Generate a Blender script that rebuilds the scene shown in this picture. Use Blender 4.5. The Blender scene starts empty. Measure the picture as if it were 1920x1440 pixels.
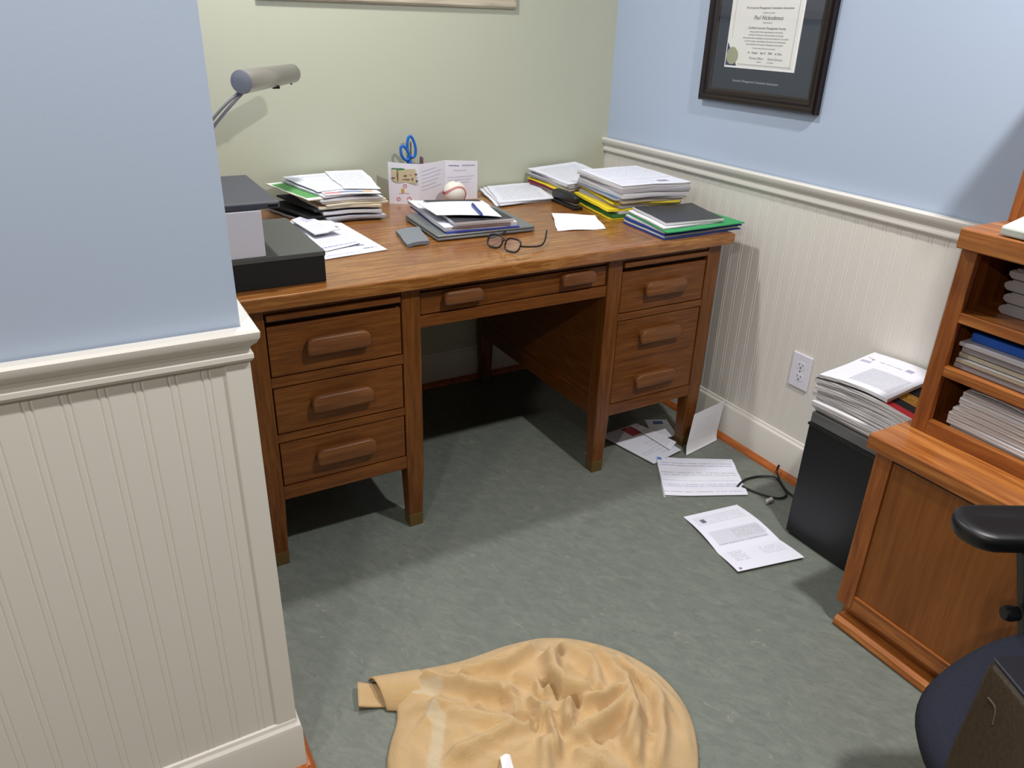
import bpy, bmesh, math, random
from mathutils import Vector, Matrix
S = bpy.context.scene
C = S.collection
rnd = random.Random(7)

# ------------------------------------------------------------------ camera, lights, exposure
cam_d = bpy.data.cameras.new('camera'); cam_d.sensor_width = 36.0; cam_d.lens = 1430.9 / 1920 * 36
cam_d.clip_start = 0.02
cam = bpy.data.objects.new('camera', cam_d); C.objects.link(cam)
_r = Vector((0.8700102, -0.49216756, 0.02921197)); _u = Vector((0.18949714, 0.38849867, 0.90175364)); _f = Vector((0.4551627, 0.77899928, -0.43126215))
cam.matrix_world = Matrix(((_r.x, _u.x, -_f.x, -1.905), (_r.y, _u.y, -_f.y, -2.5755), (_r.z, _u.z, -_f.z, 1.3508), (0, 0, 0, 1)))
S.camera = cam
w = bpy.data.worlds.new('world'); S.world = w; w.use_nodes = True
w.node_tree.nodes['Background'].inputs[0].default_value = (0.9, 0.95, 1, 1)
w.node_tree.nodes['Background'].inputs[1].default_value = 0.05
def ceiling_lamp(name, loc, power, size, col):
    d = bpy.data.lights.new(name, 'AREA'); d.shape = 'DISK'; d.size = size; d.energy = power; d.color = col
    o = bpy.data.objects.new(name, d); C.objects.link(o); o.location = loc
    return o
def can_lamp(name, loc, power, angle, col):
    d = bpy.data.lights.new(name, 'SPOT'); d.energy = power; d.color = col; d.spot_size = math.radians(angle); d.spot_blend = .45; d.shadow_soft_size = .05
    o = bpy.data.objects.new(name, d); C.objects.link(o); o.location = loc
ceiling_lamp('ceiling_light_front', (-0.60, -2.13, 2.39), 28, 0.10, (1, .98, .96))
can_lamp('ceiling_light_left', (-2.12, -2.13, 2.39), 40, 96, (1, .97, .93))
ceiling_lamp('ceiling_light_alcove', (-1.28, -0.58, 2.39), 17, 0.12, (1, .98, .95))
ceiling_lamp('ceiling_light_rear', (-3.60, -3.25, 2.39), 36, 0.12, (1, .90, .79))
S.view_settings.view_transform = 'Standard'; S.view_settings.look = 'None'
S.view_settings.gamma = 1.0; S.view_settings.use_curve_mapping = False
S.view_settings.exposure = 0.30

# ------------------------------------------------------------------ helpers: nodes
def srgb(r, g, b):
    f = lambda c: (c / 255 / 12.92) if c / 255 <= .04045 else ((c / 255 + .055) / 1.055) ** 2.4
    return (f(r), f(g), f(b), 1)
class N:
    def __init__(s, name, rough=.5, spec=.5, color=(.8, .8, .8, 1), metal=0):
        s.m = bpy.data.materials.new(name); s.m.use_nodes = True; s.t = s.m.node_tree
        s.b = s.t.nodes['Principled BSDF']; s.b.inputs['Roughness'].default_value = rough
        s.b.inputs['Base Color'].default_value = color; s.b.inputs['Metallic'].default_value = metal
        s.b.inputs['Specular IOR Level'].default_value = spec
    def n(s, typ, **kw):
        x = s.t.nodes.new(typ)
        for k, v in kw.items(): setattr(x, k, v)
        return x
    def l(s, a, b): s.t.links.new(a, b)
    def val(s, sock, v):
        if hasattr(v, 'is_linked'): s.l(v, sock)
        else: sock.default_value = v
    def math(s, op, a, b=0, c=None):
        x = s.n('ShaderNodeMath', operation=op); s.val(x.inputs[0], a); s.val(x.inputs[1], b)
        if c is not None: s.val(x.inputs[2], c)
        return x.outputs[0]
    def mix(s, f, a, b):
        x = s.n('ShaderNodeMix', data_type='RGBA'); s.val(x.inputs[0], f); s.val(x.inputs[6], a); s.val(x.inputs[7], b)
        return x.outputs[2]
    def coord(s, kind='Object', scale=(1, 1, 1), rot=(0, 0, 0), loc=(0, 0, 0)):
        tc = s.n('ShaderNodeTexCoord'); mp = s.n('ShaderNodeMapping')
        mp.inputs['Scale'].default_value = scale; mp.inputs['Rotation'].default_value = rot; mp.inputs['Location'].default_value = loc
        s.l(tc.outputs[kind], mp.inputs[0]); return mp.outputs[0]
    def noise(s, vec, scale=5, detail=4, rough=.5, dist=0):
        x = s.n('ShaderNodeTexNoise'); s.l(vec, x.inputs['Vector'])
        x.inputs['Scale'].default_value = scale; x.inputs['Detail'].default_value = detail
        x.inputs['Roughness'].default_value = rough; x.inputs['Distortion'].default_value = dist
        return x.outputs[0]
    def ramp(s, fac, stops):
        x = s.n('ShaderNodeValToRGB'); s.l(fac, x.inputs[0]); e = x.color_ramp.elements
        while len(e) < len(stops): e.new(.5)
        for i, (p, c) in enumerate(stops): e[i].position = p; e[i].color = c
        return x.outputs[0]
    def bump(s, h, strength=.2, dist=.01):
        x = s.n('ShaderNodeBump'); x.inputs['Strength'].default_value = strength; x.inputs['Distance'].default_value = dist
        s.l(h, x.inputs['Height']); s.l(x.outputs[0], s.b.inputs['Normal'])
    def col(s, c): s.l(c, s.b.inputs['Base Color'])

def flat(name, rgb, rough=.5, spec=.5, metal=0, var=.04, scale=30):
    a = N(name, rough, spec, srgb(*rgb), metal)
    f = a.noise(a.coord(), scale, 3); c = srgb(*rgb)
    a.col(a.mix(f, tuple(x * (1 - var) for x in c[:3]) + (1,), tuple(min(1, x * (1 + var)) for x in c[:3]) + (1,)))
    return a.m
def paint(name, rgb, rough=.55):
    a = N(name, rough, .35); c = srgb(*rgb); v = a.coord()
    f = a.noise(v, 1.2, 3)
    a.col(a.mix(f, tuple(x * .97 for x in c[:3]) + (1,), tuple(min(1, x * 1.03) for x in c[:3]) + (1,)))
    a.bump(a.noise(v, 260, 2), .06, .002); return a.m
def wood(name, dark, mid, light, axis='x', rough=.38, fleck=0.0, scale=1.0, coat=0.0, cathedral=0.0):
    """grain runs along axis; fleck adds the light ray flecks of quarter-sawn oak"""
    a = N(name, rough, .4)
    st = {'x': (1, 14, 14), 'y': (14, 1, 14), 'z': (14, 14, 1)}[axis]
    v = a.coord('Object', tuple(k * scale for k in st))
    g = a.noise(v, 5.5, 6, .62, .4)
    v2 = a.coord('Object', tuple(k * scale * (1 if k == 1 else 5) for k in st))
    g2 = a.noise(v2, 4, 3, .6)
    v3 = a.coord('Object', (1, 1, 1)); g3 = a.noise(v3, 3, 2)
    f = a.math('ADD', a.math('MULTIPLY', g, .62), a.math('ADD', a.math('MULTIPLY', g2, .26), a.math('MULTIPLY', g3, .12)))
    c = a.ramp(f, [(.34, srgb(*dark)), (.5, srgb(*mid)), (.66, srgb(*light))])
    if cathedral:
        wv = a.n('ShaderNodeTexWave', wave_type='RINGS', rings_direction={'x': 'X', 'y': 'Y', 'z': 'Z'}[axis])
        a.l(a.coord('Object', tuple((.55 if k == 1 else 3.2) for k in st), loc=(.13, .21, .07)), wv.inputs[0])
        wv.inputs['Scale'].default_value = 3.4; wv.inputs['Distortion'].default_value = 5; wv.inputs['Detail'].default_value = 2
        wv.inputs['Detail Scale'].default_value = .8
        k = a.math('MULTIPLY', a.math('POWER', wv.outputs['Fac'], 3), cathedral)
        c = a.mix(k, c, srgb(*dark))
    if fleck:
        rot = {'x': (0, .15, .42), 'y': (0, 0, 1.9), 'z': (0, 1.2, 0)}[axis]
        vf = a.coord('Object', {'x': (5, 42, 26), 'y': (42, 5, 26), 'z': (42, 26, 5)}[axis], rot)
        fl = a.noise(vf, 1.5, 2, .5, 1.6)
        big = a.noise(v3, 6, 2)
        k = a.math('MULTIPLY', a.math('MULTIPLY', a.ramp(fl, [(.54, (0, 0, 0, 1)), (.63, (1, 1, 1, 1))]), a.ramp(big, [(.4, (0, 0, 0, 1)), (.6, (1, 1, 1, 1))])), fleck)
        c = a.mix(k, c, srgb(*light))
    a.col(c)
    a.b.inputs['Coat Weight'].default_value = coat; a.b.inputs['Coat Roughness'].default_value = .16
    a.bump(f, .12, .002)
    return a.m

def page(name, base, blocks=(), side=False, rough=.75):
    """paper with printed blocks; a block is (u0, v0, u1, v1, lines, ink rgb, strength); lines = 0 is a solid patch"""
    a = N(name, rough, .25)
    uv = a.n('ShaderNodeUVMap'); uv.uv_map = 'UVMap'; sx = a.n('ShaderNodeSeparateXYZ'); a.l(uv.outputs[0], sx.inputs[0])
    u, v = sx.outputs[0], sx.outputs[1]
    col = srgb(*base)
    nz = a.noise(a.coord(), 14, 3)
    col = a.mix(nz, tuple(x * .97 for x in col[:3]) + (1,), tuple(min(1, x * 1.02) for x in col[:3]) + (1,))
    for i, (u0, v0, u1, v1, ln, ink, stg) in enumerate(blocks):
        m = a.math('MULTIPLY', a.math('MULTIPLY', a.math('GREATER_THAN', u, u0), a.math('LESS_THAN', u, u1)),
                   a.math('MULTIPLY', a.math('GREATER_THAN', v, v0), a.math('LESS_THAN', v, v1)))
        if ln:
            vv = a.math('MULTIPLY', a.math('SUBTRACT', v, v0), ln / (v1 - v0))
            fr = a.math('FRACT', vv); fl = a.math('FLOOR', vv)
            band = a.math('MULTIPLY', a.math('GREATER_THAN', fr, .28), a.math('LESS_THAN', fr, .68))
            cb = a.n('ShaderNodeCombineXYZ'); a.l(a.math('MULTIPLY', u, 46), cb.inputs[0]); a.l(a.math('MULTIPLY', fl, 7.3), cb.inputs[1]); cb.inputs[2].default_value = i * 3.7
            wd = a.noise(cb.outputs[0], 1.0, 1)
            m = a.math('MULTIPLY', a.math('MULTIPLY', m, band), a.math('GREATER_THAN', wd, .42))
        col = a.mix(a.math('MULTIPLY', m, stg), col, srgb(*ink))
    a.col(col); return a.m
def clear_glass(name, gloss):
    a = N(name); t_ = a.n('ShaderNodeBsdfTransparent'); g_ = a.n('ShaderNodeBsdfGlossy'); g_.inputs['Roughness'].default_value = .03
    mx = a.n('ShaderNodeMixShader'); mx.inputs[0].default_value = gloss; a.l(t_.outputs[0], mx.inputs[1]); a.l(g_.outputs[0], mx.inputs[2])
    a.l(mx.outputs[0], a.t.nodes['Material Output'].inputs['Surface']); return a.m
def edges(name, a_rgb, b_rgb, fz=420, rough=.8):
    """the cut edges of a wad of pages"""
    a = N(name, rough, .2)
    v = a.coord('Object', (3, 3, fz)); f = a.noise(v, 1, 2, .6)
    a.col(a.ramp(f, [(.36, srgb(*b_rgb)), (.56, srgb(*a_rgb))])); a.bump(f, .3, .002); return a.m

# ------------------------------------------------------------------ helpers: objects
def link(name, bm, mats, parent=None, smooth=None, bevel=0, loc=None):
    me = bpy.data.meshes.new(name); bmesh.ops.recalc_face_normals(bm, faces=bm.faces); bm.to_mesh(me); bm.free()
    for m in (mats if isinstance(mats, (list, tuple)) else [mats]): me.materials.append(m)
    o = bpy.data.objects.new(name, me); C.objects.link(o)
    if parent: o.parent = parent
    if loc: o.location = loc
    if smooth is not None:
        for p in me.polygons: p.use_smooth = True
        if smooth < 180: me.set_sharp_from_angle(angle=math.radians(smooth))
    if bevel:
        md = o.modifiers.new('bevel', 'BEVEL'); md.width = bevel; md.segments = 2; md.limit_method = 'ANGLE'; md.angle_limit = .6
    return o
def tag(o, label=None, cat=None, group=None, kind=None):
    if label: o['label'] = label
    if cat: o['category'] = cat
    if group: o['group'] = group
    if kind: o['kind'] = kind
    return o
def empty(name, loc, label, cat, rot=0, group=None):
    o = bpy.data.objects.new(name, None); C.objects.link(o); o.location = loc; o.rotation_euler = (0, 0, rot)
    o.empty_display_size = .05
    return tag(o, label, cat, group)
def box(bm, x0, x1, y0, y1, z0, z1, mi=0):
    vs = [bm.verts.new((x, y, z)) for z in (z0, z1) for y in (y0, y1) for x in (x0, x1)]
    fs = [(0, 1, 3, 2), (4, 5, 7, 6), (0, 1, 5, 4), (2, 3, 7, 6), (0, 2, 6, 4), (1, 3, 7, 5)]
    for f in fs:
        q = bm.faces.new([vs[i] for i in f]); q.material_index = mi
    return vs
def bx(*a):
    bm = bmesh.new(); box(bm, *a); return bm
def boxo(name, dims, m, parent=None, bevel=.0015): return link(name, bx(*dims), m, parent, bevel=bevel)
def extrude_profile(bm, prof, p0, p1, out, up=Vector((0, 0, 1)), mi=0):
    """prof: list of (distance outward, height) swept from p0 to p1"""
    a = [bm.verts.new(Vector(p0) + Vector(out) * d + up * h) for d, h in prof]
    b = [bm.verts.new(Vector(p1) + Vector(out) * d + up * h) for d, h in prof]
    n = len(prof)
    for i in range(n):
        f = bm.faces.new((a[i], a[(i + 1) % n], b[(i + 1) % n], b[i])); f.material_index = mi
    bm.faces.new(a); bm.faces.new(b[::-1])
def prism(bm, pts, d0, d1, plane='xz', mi=0):
    """closed outline pts extruded between depths d0 and d1"""
    mk = {'xz': lambda p, d: (p[0], d, p[1]), 'xy': lambda p, d: (p[0], p[1], d), 'yz': lambda p, d: (d, p[0], p[1])}[plane]
    a = [bm.verts.new(mk(p, d0)) for p in pts]; b = [bm.verts.new(mk(p, d1)) for p in pts]; n = len(pts)
    for i in range(n):
        f = bm.faces.new((a[i], a[(i + 1) % n], b[(i + 1) % n], b[i])); f.material_index = mi
    f = bm.faces.new(a); f.material_index = mi; f = bm.faces.new(b[::-1]); f.material_index = mi
def tube(bm, path, rad, seg=8, cap=True, mi=0):
    path = [Vector(p) for p in path]; rings = []
    prev = None
    for i, p in enumerate(path):
        t = (path[min(i + 1, len(path) - 1)] - path[max(i - 1, 0)]).normalized()
        if prev is None: prev = t.orthogonal().normalized()
        nrm = (prev - t * prev.dot(t)).normalized(); prev = nrm; bn = t.cross(nrm)
        r = rad[i] if isinstance(rad, (list, tuple)) else rad
        rings.append([bm.verts.new(p + (nrm * math.cos(2 * math.pi * k / seg) + bn * math.sin(2 * math.pi * k / seg)) * r) for k in range(seg)])
    for a, b in zip(rings, rings[1:]):
        for k in range(seg):
            f = bm.faces.new((a[k], a[(k + 1) % seg], b[(k + 1) % seg], b[k])); f.material_index = mi
    if cap: bm.faces.new(rings[0][::-1]); bm.faces.new(rings[-1])
def smoothpath(pts, n=8):
    pts = [Vector(p) for p in pts]; out = []
    for i in range(len(pts) - 1):
        p0, p1, p2, p3 = pts[max(i - 1, 0)], pts[i], pts[i + 1], pts[min(i + 2, len(pts) - 1)]
        for k in range(n):
            t = k / n
            out.append(.5 * ((2 * p1) + (p2 - p0) * t + (2 * p0 - 5 * p1 + 4 * p2 - p3) * t * t + (3 * p1 - p0 - 3 * p2 + p3) * t ** 3))
    return out + [pts[-1]]
def lathe(bm, prof, center=(0, 0, 0), seg=32, axis=None, mi=0):
    M = Matrix.Identity(3) if axis is None else Vector((0, 0, 1)).rotation_difference(Vector(axis)).to_matrix()
    c = Vector(center); rings = []
    for r, z in prof:
        rings.append([bm.verts.new(c + M @ Vector((r * math.cos(2 * math.pi * k / seg), r * math.sin(2 * math.pi * k / seg), z))) for k in range(seg)])
    for a, b in zip(rings, rings[1:]):
        for k in range(seg):
            f = bm.faces.new((a[k], a[(k + 1) % seg], b[(k + 1) % seg], b[k])); f.material_index = mi
    bm.faces.new(rings[0][::-1]); bm.faces.new(rings[-1])

def sheet(name, quad, z, thick, mats, label=None, cat='paper', group=None, n=(10, 10), fun=None, wave=0, wfun=None, seed=0, parent=None, edge_wobble=0.0, smooth=40):
    """A limp sheet, wad of pages or folder. quad: back left, back right, front right, front left (x, y);
    z: height of its underside at those corners; fun(u, v) adds height, u to the right, v to the front."""
    if not isinstance(z, (tuple, list)): z = (z,) * 4
    cx = sum(p[0] for p in quad) / 4; cy = sum(p[1] for p in quad) / 4; cz = min(z)
    r = random.Random(seed); ph = [r.uniform(0, 6.28) for _ in range(6)]
    bm = bmesh.new(); uvl = bm.loops.layers.uv.new('UVMap'); nx, ny = n
    def P(u, v, top):
        x = (quad[0][0] * (1 - u) + quad[1][0] * u) * (1 - v) + (quad[3][0] * (1 - u) + quad[2][0] * u) * v
        y = (quad[0][1] * (1 - u) + quad[1][1] * u) * (1 - v) + (quad[3][1] * (1 - u) + quad[2][1] * u) * v
        h = (z[0] * (1 - u) + z[1] * u) * (1 - v) + (z[3] * (1 - u) + z[2] * u) * v
        if wave: h += wave * (1 + math.sin(24 * x + ph[0]) * math.sin(19 * y + ph[1]) * .6 + math.sin(41 * x + ph[2] + 13 * y) * .4)
        if wfun: h += wfun(x, y)
        if edge_wobble:
            x += edge_wobble * (math.sin(9 * v + ph[3]) + .5 * math.sin(23 * v + ph[4])) * (2 * u - 1)
            y += edge_wobble * (math.sin(8 * u + ph[5]) + .5 * math.sin(21 * u + ph[0])) * (1 - 2 * v)
        if fun: h += fun(u, v)
        return (x - cx, y - cy, h - cz + (thick if top else 0))
    T = [[bm.verts.new(P(i / nx, j / ny, True)) for i in range(nx + 1)] for j in range(ny + 1)]
    B = [[bm.verts.new(P(i / nx, j / ny, False)) for i in range(nx + 1)] for j in range(ny + 1)]
    def face(vs, uvs, mi):
        f = bm.faces.new(vs); f.material_index = mi
        for l, q in zip(f.loops, uvs): l[uvl].uv = q
    for j in range(ny):
        for i in range(nx):
            uv = [(i / nx, 1 - j / ny), ((i + 1) / nx, 1 - j / ny), ((i + 1) / nx, 1 - (j + 1) / ny), (i / nx, 1 - (j + 1) / ny)]
            face((T[j][i], T[j][i + 1], T[j + 1][i + 1], T[j + 1][i]), uv, 0)
            face((B[j][i], B[j + 1][i], B[j + 1][i + 1], B[j][i + 1]), [uv[0], uv[3], uv[2], uv[1]], 1)
    z4 = [(0, 0)] * 4
    for i in range(nx):
        face((T[0][i], T[0][i + 1], B[0][i + 1], B[0][i]), z4, 1); face((T[ny][i], T[ny][i + 1], B[ny][i + 1], B[ny][i]), z4, 1)
    for j in range(ny):
        face((T[j][0], T[j + 1][0], B[j + 1][0], B[j][0]), z4, 1); face((T[j][nx], T[j + 1][nx], B[j + 1][nx], B[j][nx]), z4, 1)
    if not isinstance(mats, (tuple, list)): mats = (mats, mats)
    o = link(name, bm, list(mats), parent, smooth=smooth, loc=(cx, cy, cz))
    if label: tag(o, label, cat, group)
    return o
def rotq(quad, deg, sx=1.0, sy=1.0, dx=0, dy=0):
    cx = sum(p[0] for p in quad) / 4; cy = sum(p[1] for p in quad) / 4; a = math.radians(deg); c, s = math.cos(a), math.sin(a)
    return [(cx + dx + (c * (x - cx) * sx - s * (y - cy) * sy), cy + dy + (s * (x - cx) * sx + c * (y - cy) * sy)) for x, y in quad]
def text(name, body, size, m, parent, M, shear=0, depth=.0002, align='CENTER'):
    cu = bpy.data.curves.new(name, 'FONT'); cu.body = body; cu.size = size; cu.shear = shear; cu.extrude = depth; cu.align_x = align
    ob = bpy.data.objects.new(name, cu); C.objects.link(ob)
    dg = bpy.context.evaluated_depsgraph_get(); me = bpy.data.meshes.new_from_object(ob.evaluated_get(dg))
    bpy.data.objects.remove(ob); me.materials.clear(); me.materials.append(m)
    o = bpy.data.objects.new(name, me); C.objects.link(o); o.parent = parent; o.matrix_local = M
    return o

# ------------------------------------------------------------------ materials
M_green = paint('sage_green_paint', (190, 192, 171))
M_blue = paint('pale_blue_paint', (175, 189, 210))
M_white = paint('white_trim_paint', (223, 219, 211), .42)
M_ceil = paint('ceiling_dimmed', (132, 130, 127), .8); M_rear = paint('unseen_wall_dimmed', (90, 86, 80), .7)  # unseen ceiling and walls, darkened to cut bounced fill light
M_shoe = wood('stained_shoe_moulding', (120, 58, 22), (168, 92, 42), (196, 122, 64), 'y', .35)
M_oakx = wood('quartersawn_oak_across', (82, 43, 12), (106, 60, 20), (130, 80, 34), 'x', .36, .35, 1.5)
M_oakz = wood('quartersawn_oak_upright', (82, 43, 12), (105, 60, 20), (128, 78, 33), 'z', .36, .3, 1.5)
M_oaky = wood('quartersawn_oak_deep', (78, 40, 12), (100, 56, 19), (122, 74, 31), 'y', .36, .3, 1.5)
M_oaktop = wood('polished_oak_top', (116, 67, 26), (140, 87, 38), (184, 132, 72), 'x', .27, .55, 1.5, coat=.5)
M_handle = wood('worn_oak_handle', (90, 52, 24), (114, 70, 36), (136, 90, 52), 'x', .45, .2)
M_boot = flat('brass_foot_cap', (112, 88, 46), .5, .5, .35)
M_gapshade = flat('gap_shade', (44, 25, 12), .8)  # painted shade for gaps and groove lines
M_cx = wood('cherry_oak_deep', (124, 66, 24), (164, 98, 44), (198, 134, 74), 'x', .33, 0, coat=.25)
M_cy = wood('cherry_oak_across', (118, 62, 22), (162, 97, 43), (194, 131, 70), 'y', .32, 0, coat=.25, cathedral=.55)
M_cz = wood('cherry_oak_upright', (112, 56, 20), (148, 84, 35), (176, 110, 55), 'z', .33, 0, coat=.2, cathedral=.3)
M_cpanel = wood('cherry_oak_veneer', (118, 66, 23), (136, 79, 30), (150, 91, 39), 'z', .38, 0, .7, coat=.15)
M_black = flat('black_plastic', (17, 17, 20), .42)
M_blackmatte = flat('black_card', (15, 15, 17), .7)
M_boxtop = flat('dark_grey_card', (78, 80, 76), .65)
M_paper = page('plain_white_paper', (236, 236, 242))
M_edge = edges('white_page_edges', (226, 224, 226), (150, 146, 148))
M_edgec = edges('cream_page_edges', (222, 212, 192), (146, 128, 104))
M_edgeg = edges('grey_page_edges', (196, 192, 196), (112, 108, 116))
M_edgen = edges('newsprint_edges', (240, 238, 240), (140, 134, 132), 170)
M_manila = page('manila_card', (222, 200, 160))
M_ink = flat('black_ink', (60, 60, 66), .7); M_inkblue = flat('blue_ink', (96, 104, 160), .7)
M_steel = N('brushed_steel', .26, .5, srgb(172, 167, 165), .75).m
M_steeldull = flat('satin_grey_metal', (150, 148, 154), .4, .5, .55)
GREY = (90, 92, 104)

# floor: marbled linoleum
a = N('marbled_green_linoleum', .5, .4)
def streak(sx, sy, loc=(0, 0, 0)):
    tc = a.n('ShaderNodeTexCoord'); m1 = a.n('ShaderNodeMapping'); m1.inputs['Rotation'].default_value = (0, 0, 1.05); a.l(tc.outputs['Object'], m1.inputs[0])
    m2 = a.n('ShaderNodeMapping'); m2.inputs['Scale'].default_value = (sx, sy, 1); m2.inputs['Location'].default_value = loc; a.l(m1.outputs[0], m2.inputs[0]); return m2.outputs[0]
f1 = a.noise(streak(5, 11), 4, 8, .72, .8); f2 = a.noise(streak(1, 1.4), 2.2, 4, .6, .6); f3 = a.noise(streak(22, 46), 2, 5, .75, 1.0)
c1 = a.ramp(f1, [(.28, srgb(100, 106, 99)), (.5, srgb(114, 119, 111)), (.72, srgb(130, 134, 124))])
c2 = a.mix(a.math('MULTIPLY', a.ramp(f3, [(.32, (1, 1, 1, 1)), (.42, (0, 0, 0, 1))]), .7), c1, srgb(84, 91, 88))
fy = a.noise(streak(9, 15, (3, 1, 0)), 2.2, 6, .72, 1.2)
k = a.math('MULTIPLY', a.ramp(fy, [(.62, (0, 0, 0, 1)), (.72, (1, 1, 1, 1))]), .55)
a.col(a.mix(k, a.mix(a.math('MULTIPLY', f2, .45), c2, srgb(103, 110, 105)), srgb(168, 165, 140)))
a.bump(f3, .04, .002); M_floor = a.m

# ------------------------------------------------------------------ the room
XW, YR, ZC = -4.2, -4.2, 2.42      # far walls out of frame, ceiling
XE, YS = -1.727, -1.485            # free edge and front of the left partition
ZR, ZB = .936, .140
st = lambda o: tag(o, kind='structure')
st(link('floor', bx(XW, .1, YR, .1, -.05, 0), M_floor))
st(link('ceiling', bx(XW, .1, YR, .1, ZC, ZC + .05), M_ceil))
st(link('wall_back', bx(XE - .2, .1, 0, .1, 0, ZC), M_green))
st(link('wall_right', bx(.005, .1, YR, 0, 0, ZC), M_blue))
st(link('wall_left', bx(XW, XE, YS + .005, 0, 0, ZC), M_blue))
st(link('wall_rear', bx(XW, .1, YR - .1, YR, 0, ZC), M_rear))
st(link('wall_far_left', bx(XW - .1, XW, YR, YS, 0, ZC), M_rear))
def beadboard(name, p0, p1, out, first, z0=ZB - .01, z1=ZR - .03, pitch=.045):
    """board with a double-grooved bead every 45 mm, real relief"""
    p0, p1, out = Vector(p0), Vector(p1), Vector(out); L = (p1 - p0).length; t = (p1 - p0) / L
    pr = [(0, 0)]; s = first
    while s < L - .012:
        for q in (s - .005, s + .005):
            pr += [(q - .0022, 0), (q - .0006, -.0012), (q + .0006, -.0012), (q + .0022, 0)]
        s += pitch
    pr.append((L, 0)); bm = bmesh.new()
    lo = [bm.verts.new(p0 + t * q + out * d + Vector((0, 0, z0))) for q, d in pr]
    hi = [bm.verts.new(p0 + t * q + out * d + Vector((0, 0, z1))) for q, d in pr]
    for i in range(len(pr) - 1): bm.faces.new((lo[i], lo[i + 1], hi[i + 1], hi[i]))
    b0 = [bm.verts.new(p - out * .0045 + Vector((0, 0, z))) for p, z in ((p0, z0), (p1, z0), (p1, z1), (p0, z1))]
    bm.faces.new(b0)
    bm.faces.new((lo[0], hi[0], b0[3], b0[0])); bm.faces.new((lo[-1], b0[1], b0[2], hi[-1]))
    return st(link(name, bm, M_white))
beadboard('trim_1', (0, 0, 0), (0, YR, 0), (-1, 0, 0), .035)
beadboard('trim_2', (XE, YS, 0), (XW, YS, 0), (0, -1, 0), .058)
beadboard('trim_3', (XE + .0045, YS + .03, 0), (XE + .0045, 0, 0), (1, 0, 0), .03)
RAIL = [(0, 0), (-.0001, -.052), (.008, -.052), (.011, -.047), (.011, -.040), (.007, -.034), (.009, -.028), (.016, -.022), (.021, -.013), (.022, -.004), (.018, 0)]
BASE = [(0, 0), (.013, 0), (.013, .118), (.011, .126), (.006, .131), (.004, .138), (0, .140)]
SHOE = [(0, 0), (.017, 0), (.016, .007), (.012, .014), (.006, .019), (0, .020)]
def run(name, prof, path, z, m):
    """path: (point, outward offset direction) per corner, mitred"""
    bm = bmesh.new(); rings = [[bm.verts.new((p[0] + o[0] * d, p[1] + o[1] * d, z + h)) for d, h in prof] for p, o in path]
    n = len(prof)
    for a_, b_ in zip(rings, rings[1:]):
        for i in range(n): bm.faces.new((a_[i], a_[(i + 1) % n], b_[(i + 1) % n], b_[i]))
    bm.faces.new(rings[0]); bm.faces.new(rings[-1][::-1])
    return st(link(name, bm, m, smooth=25))
def corner(d): return [((XE + d, 0), (1, 0)), ((XE + d, YS - d), (1, -1)), ((XW, YS - d), (0, -1))]
run('trim_4', RAIL, [((0, 0), (-1, 0)), ((0, YR), (-1, 0))], ZR, M_white)
run('trim_5', RAIL, corner(0), ZR, M_white)
run('baseboard_right', BASE, [((0, 0), (-1, 0)), ((0, YR), (-1, 0))], 0, M_white)
run('baseboard_back', BASE, [((XE, 0), (0, -1)), ((0, 0), (0, -1))], 0, M_white)
run('baseboard_left', BASE, corner(0), 0, M_white)
run('trim_6', SHOE, [((-.013, 0), (-1, 0)), ((-.013, YR), (-1, 0))], 0, M_shoe)
run('trim_7', SHOE, [((XE, -.013), (0, -1)), ((0, -.013), (0, -1))], 0, M_shoe)
run('trim_8', SHOE, corner(.013), 0, M_shoe)
bm = bmesh.new(); prism(bm, [(XE - .030, YS + .001), (XE - .030, YS - .003), (XE + .006, YS - .003), (XE + .006, YS + .036), (XE + .0005, YS + .036), (XE + .0005, YS + .001)], ZB - .006, ZR - .048, 'xy')
st(link('trim_9', bm, M_white, bevel=.0008))

# ------------------------------------------------------------------ the oak desk (local x to the right from its right front corner, y to the back)
DH = .765
desk = empty('desk', (-.1139, -.8729, 0), 'old oak double-pedestal desk covered with paper stacks, in the alcove', 'desk', math.radians(.237))
DW, DD = 1.55, .868
def dbox(name, u0, u1, y0, y1, z0, z1, m, bevel=.0015, parent=None):
    return link(name, bx(-u1, -u0, y0, y1, z0, z1), m, parent or desk, bevel=bevel)
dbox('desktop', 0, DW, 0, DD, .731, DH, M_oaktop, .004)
def leg(u0, u1, y0, y1):
    bm = bmesh.new(); cu, cy = (u0 + u1) / 2, (y0 + y1) / 2; hu, hy = (u1 - u0) / 2, (y1 - y0) / 2
    lv = [(.04, .80), (.20, 1), (.731, 1)]; rings = []
    for z, k in lv: rings.append([bm.verts.new((-cu + sx * hu * k, cy + sy * hy * k, z)) for sx, sy in ((-1, -1), (1, -1), (1, 1), (-1, 1))])
    for a, b in zip(rings, rings[1:]):
        for i in range(4): bm.faces.new((a[i], a[(i + 1) % 4], b[(i + 1) % 4], b[i]))
    bm.faces.new(rings[0][::-1]); bm.faces.new(rings[-1])
    o = link('leg', bm, M_oakz, desk, bevel=.002)
    b2 = bmesh.new(); rr = []
    for z, k in ((0, .76), (.002, .79), (.041, .84)): rr.append([b2.verts.new((-cu + sx * hu * k, cy + sy * hy * k, z)) for sx, sy in ((-1, -1), (1, -1), (1, 1), (-1, 1))])
    for a, b in zip(rr, rr[1:]):
        for i in range(4): b2.faces.new((a[i], a[(i + 1) % 4], b[(i + 1) % 4], b[i]))
    b2.faces.new(rr[0][::-1]); b2.faces.new(rr[-1])
    tag(link('foot_cap', b2, M_boot, o, bevel=.001), 'dull brass foot cap')
LU = [(.033, .084), (.419, .470), (1.066, 1.117), (1.458, 1.515)]
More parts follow.
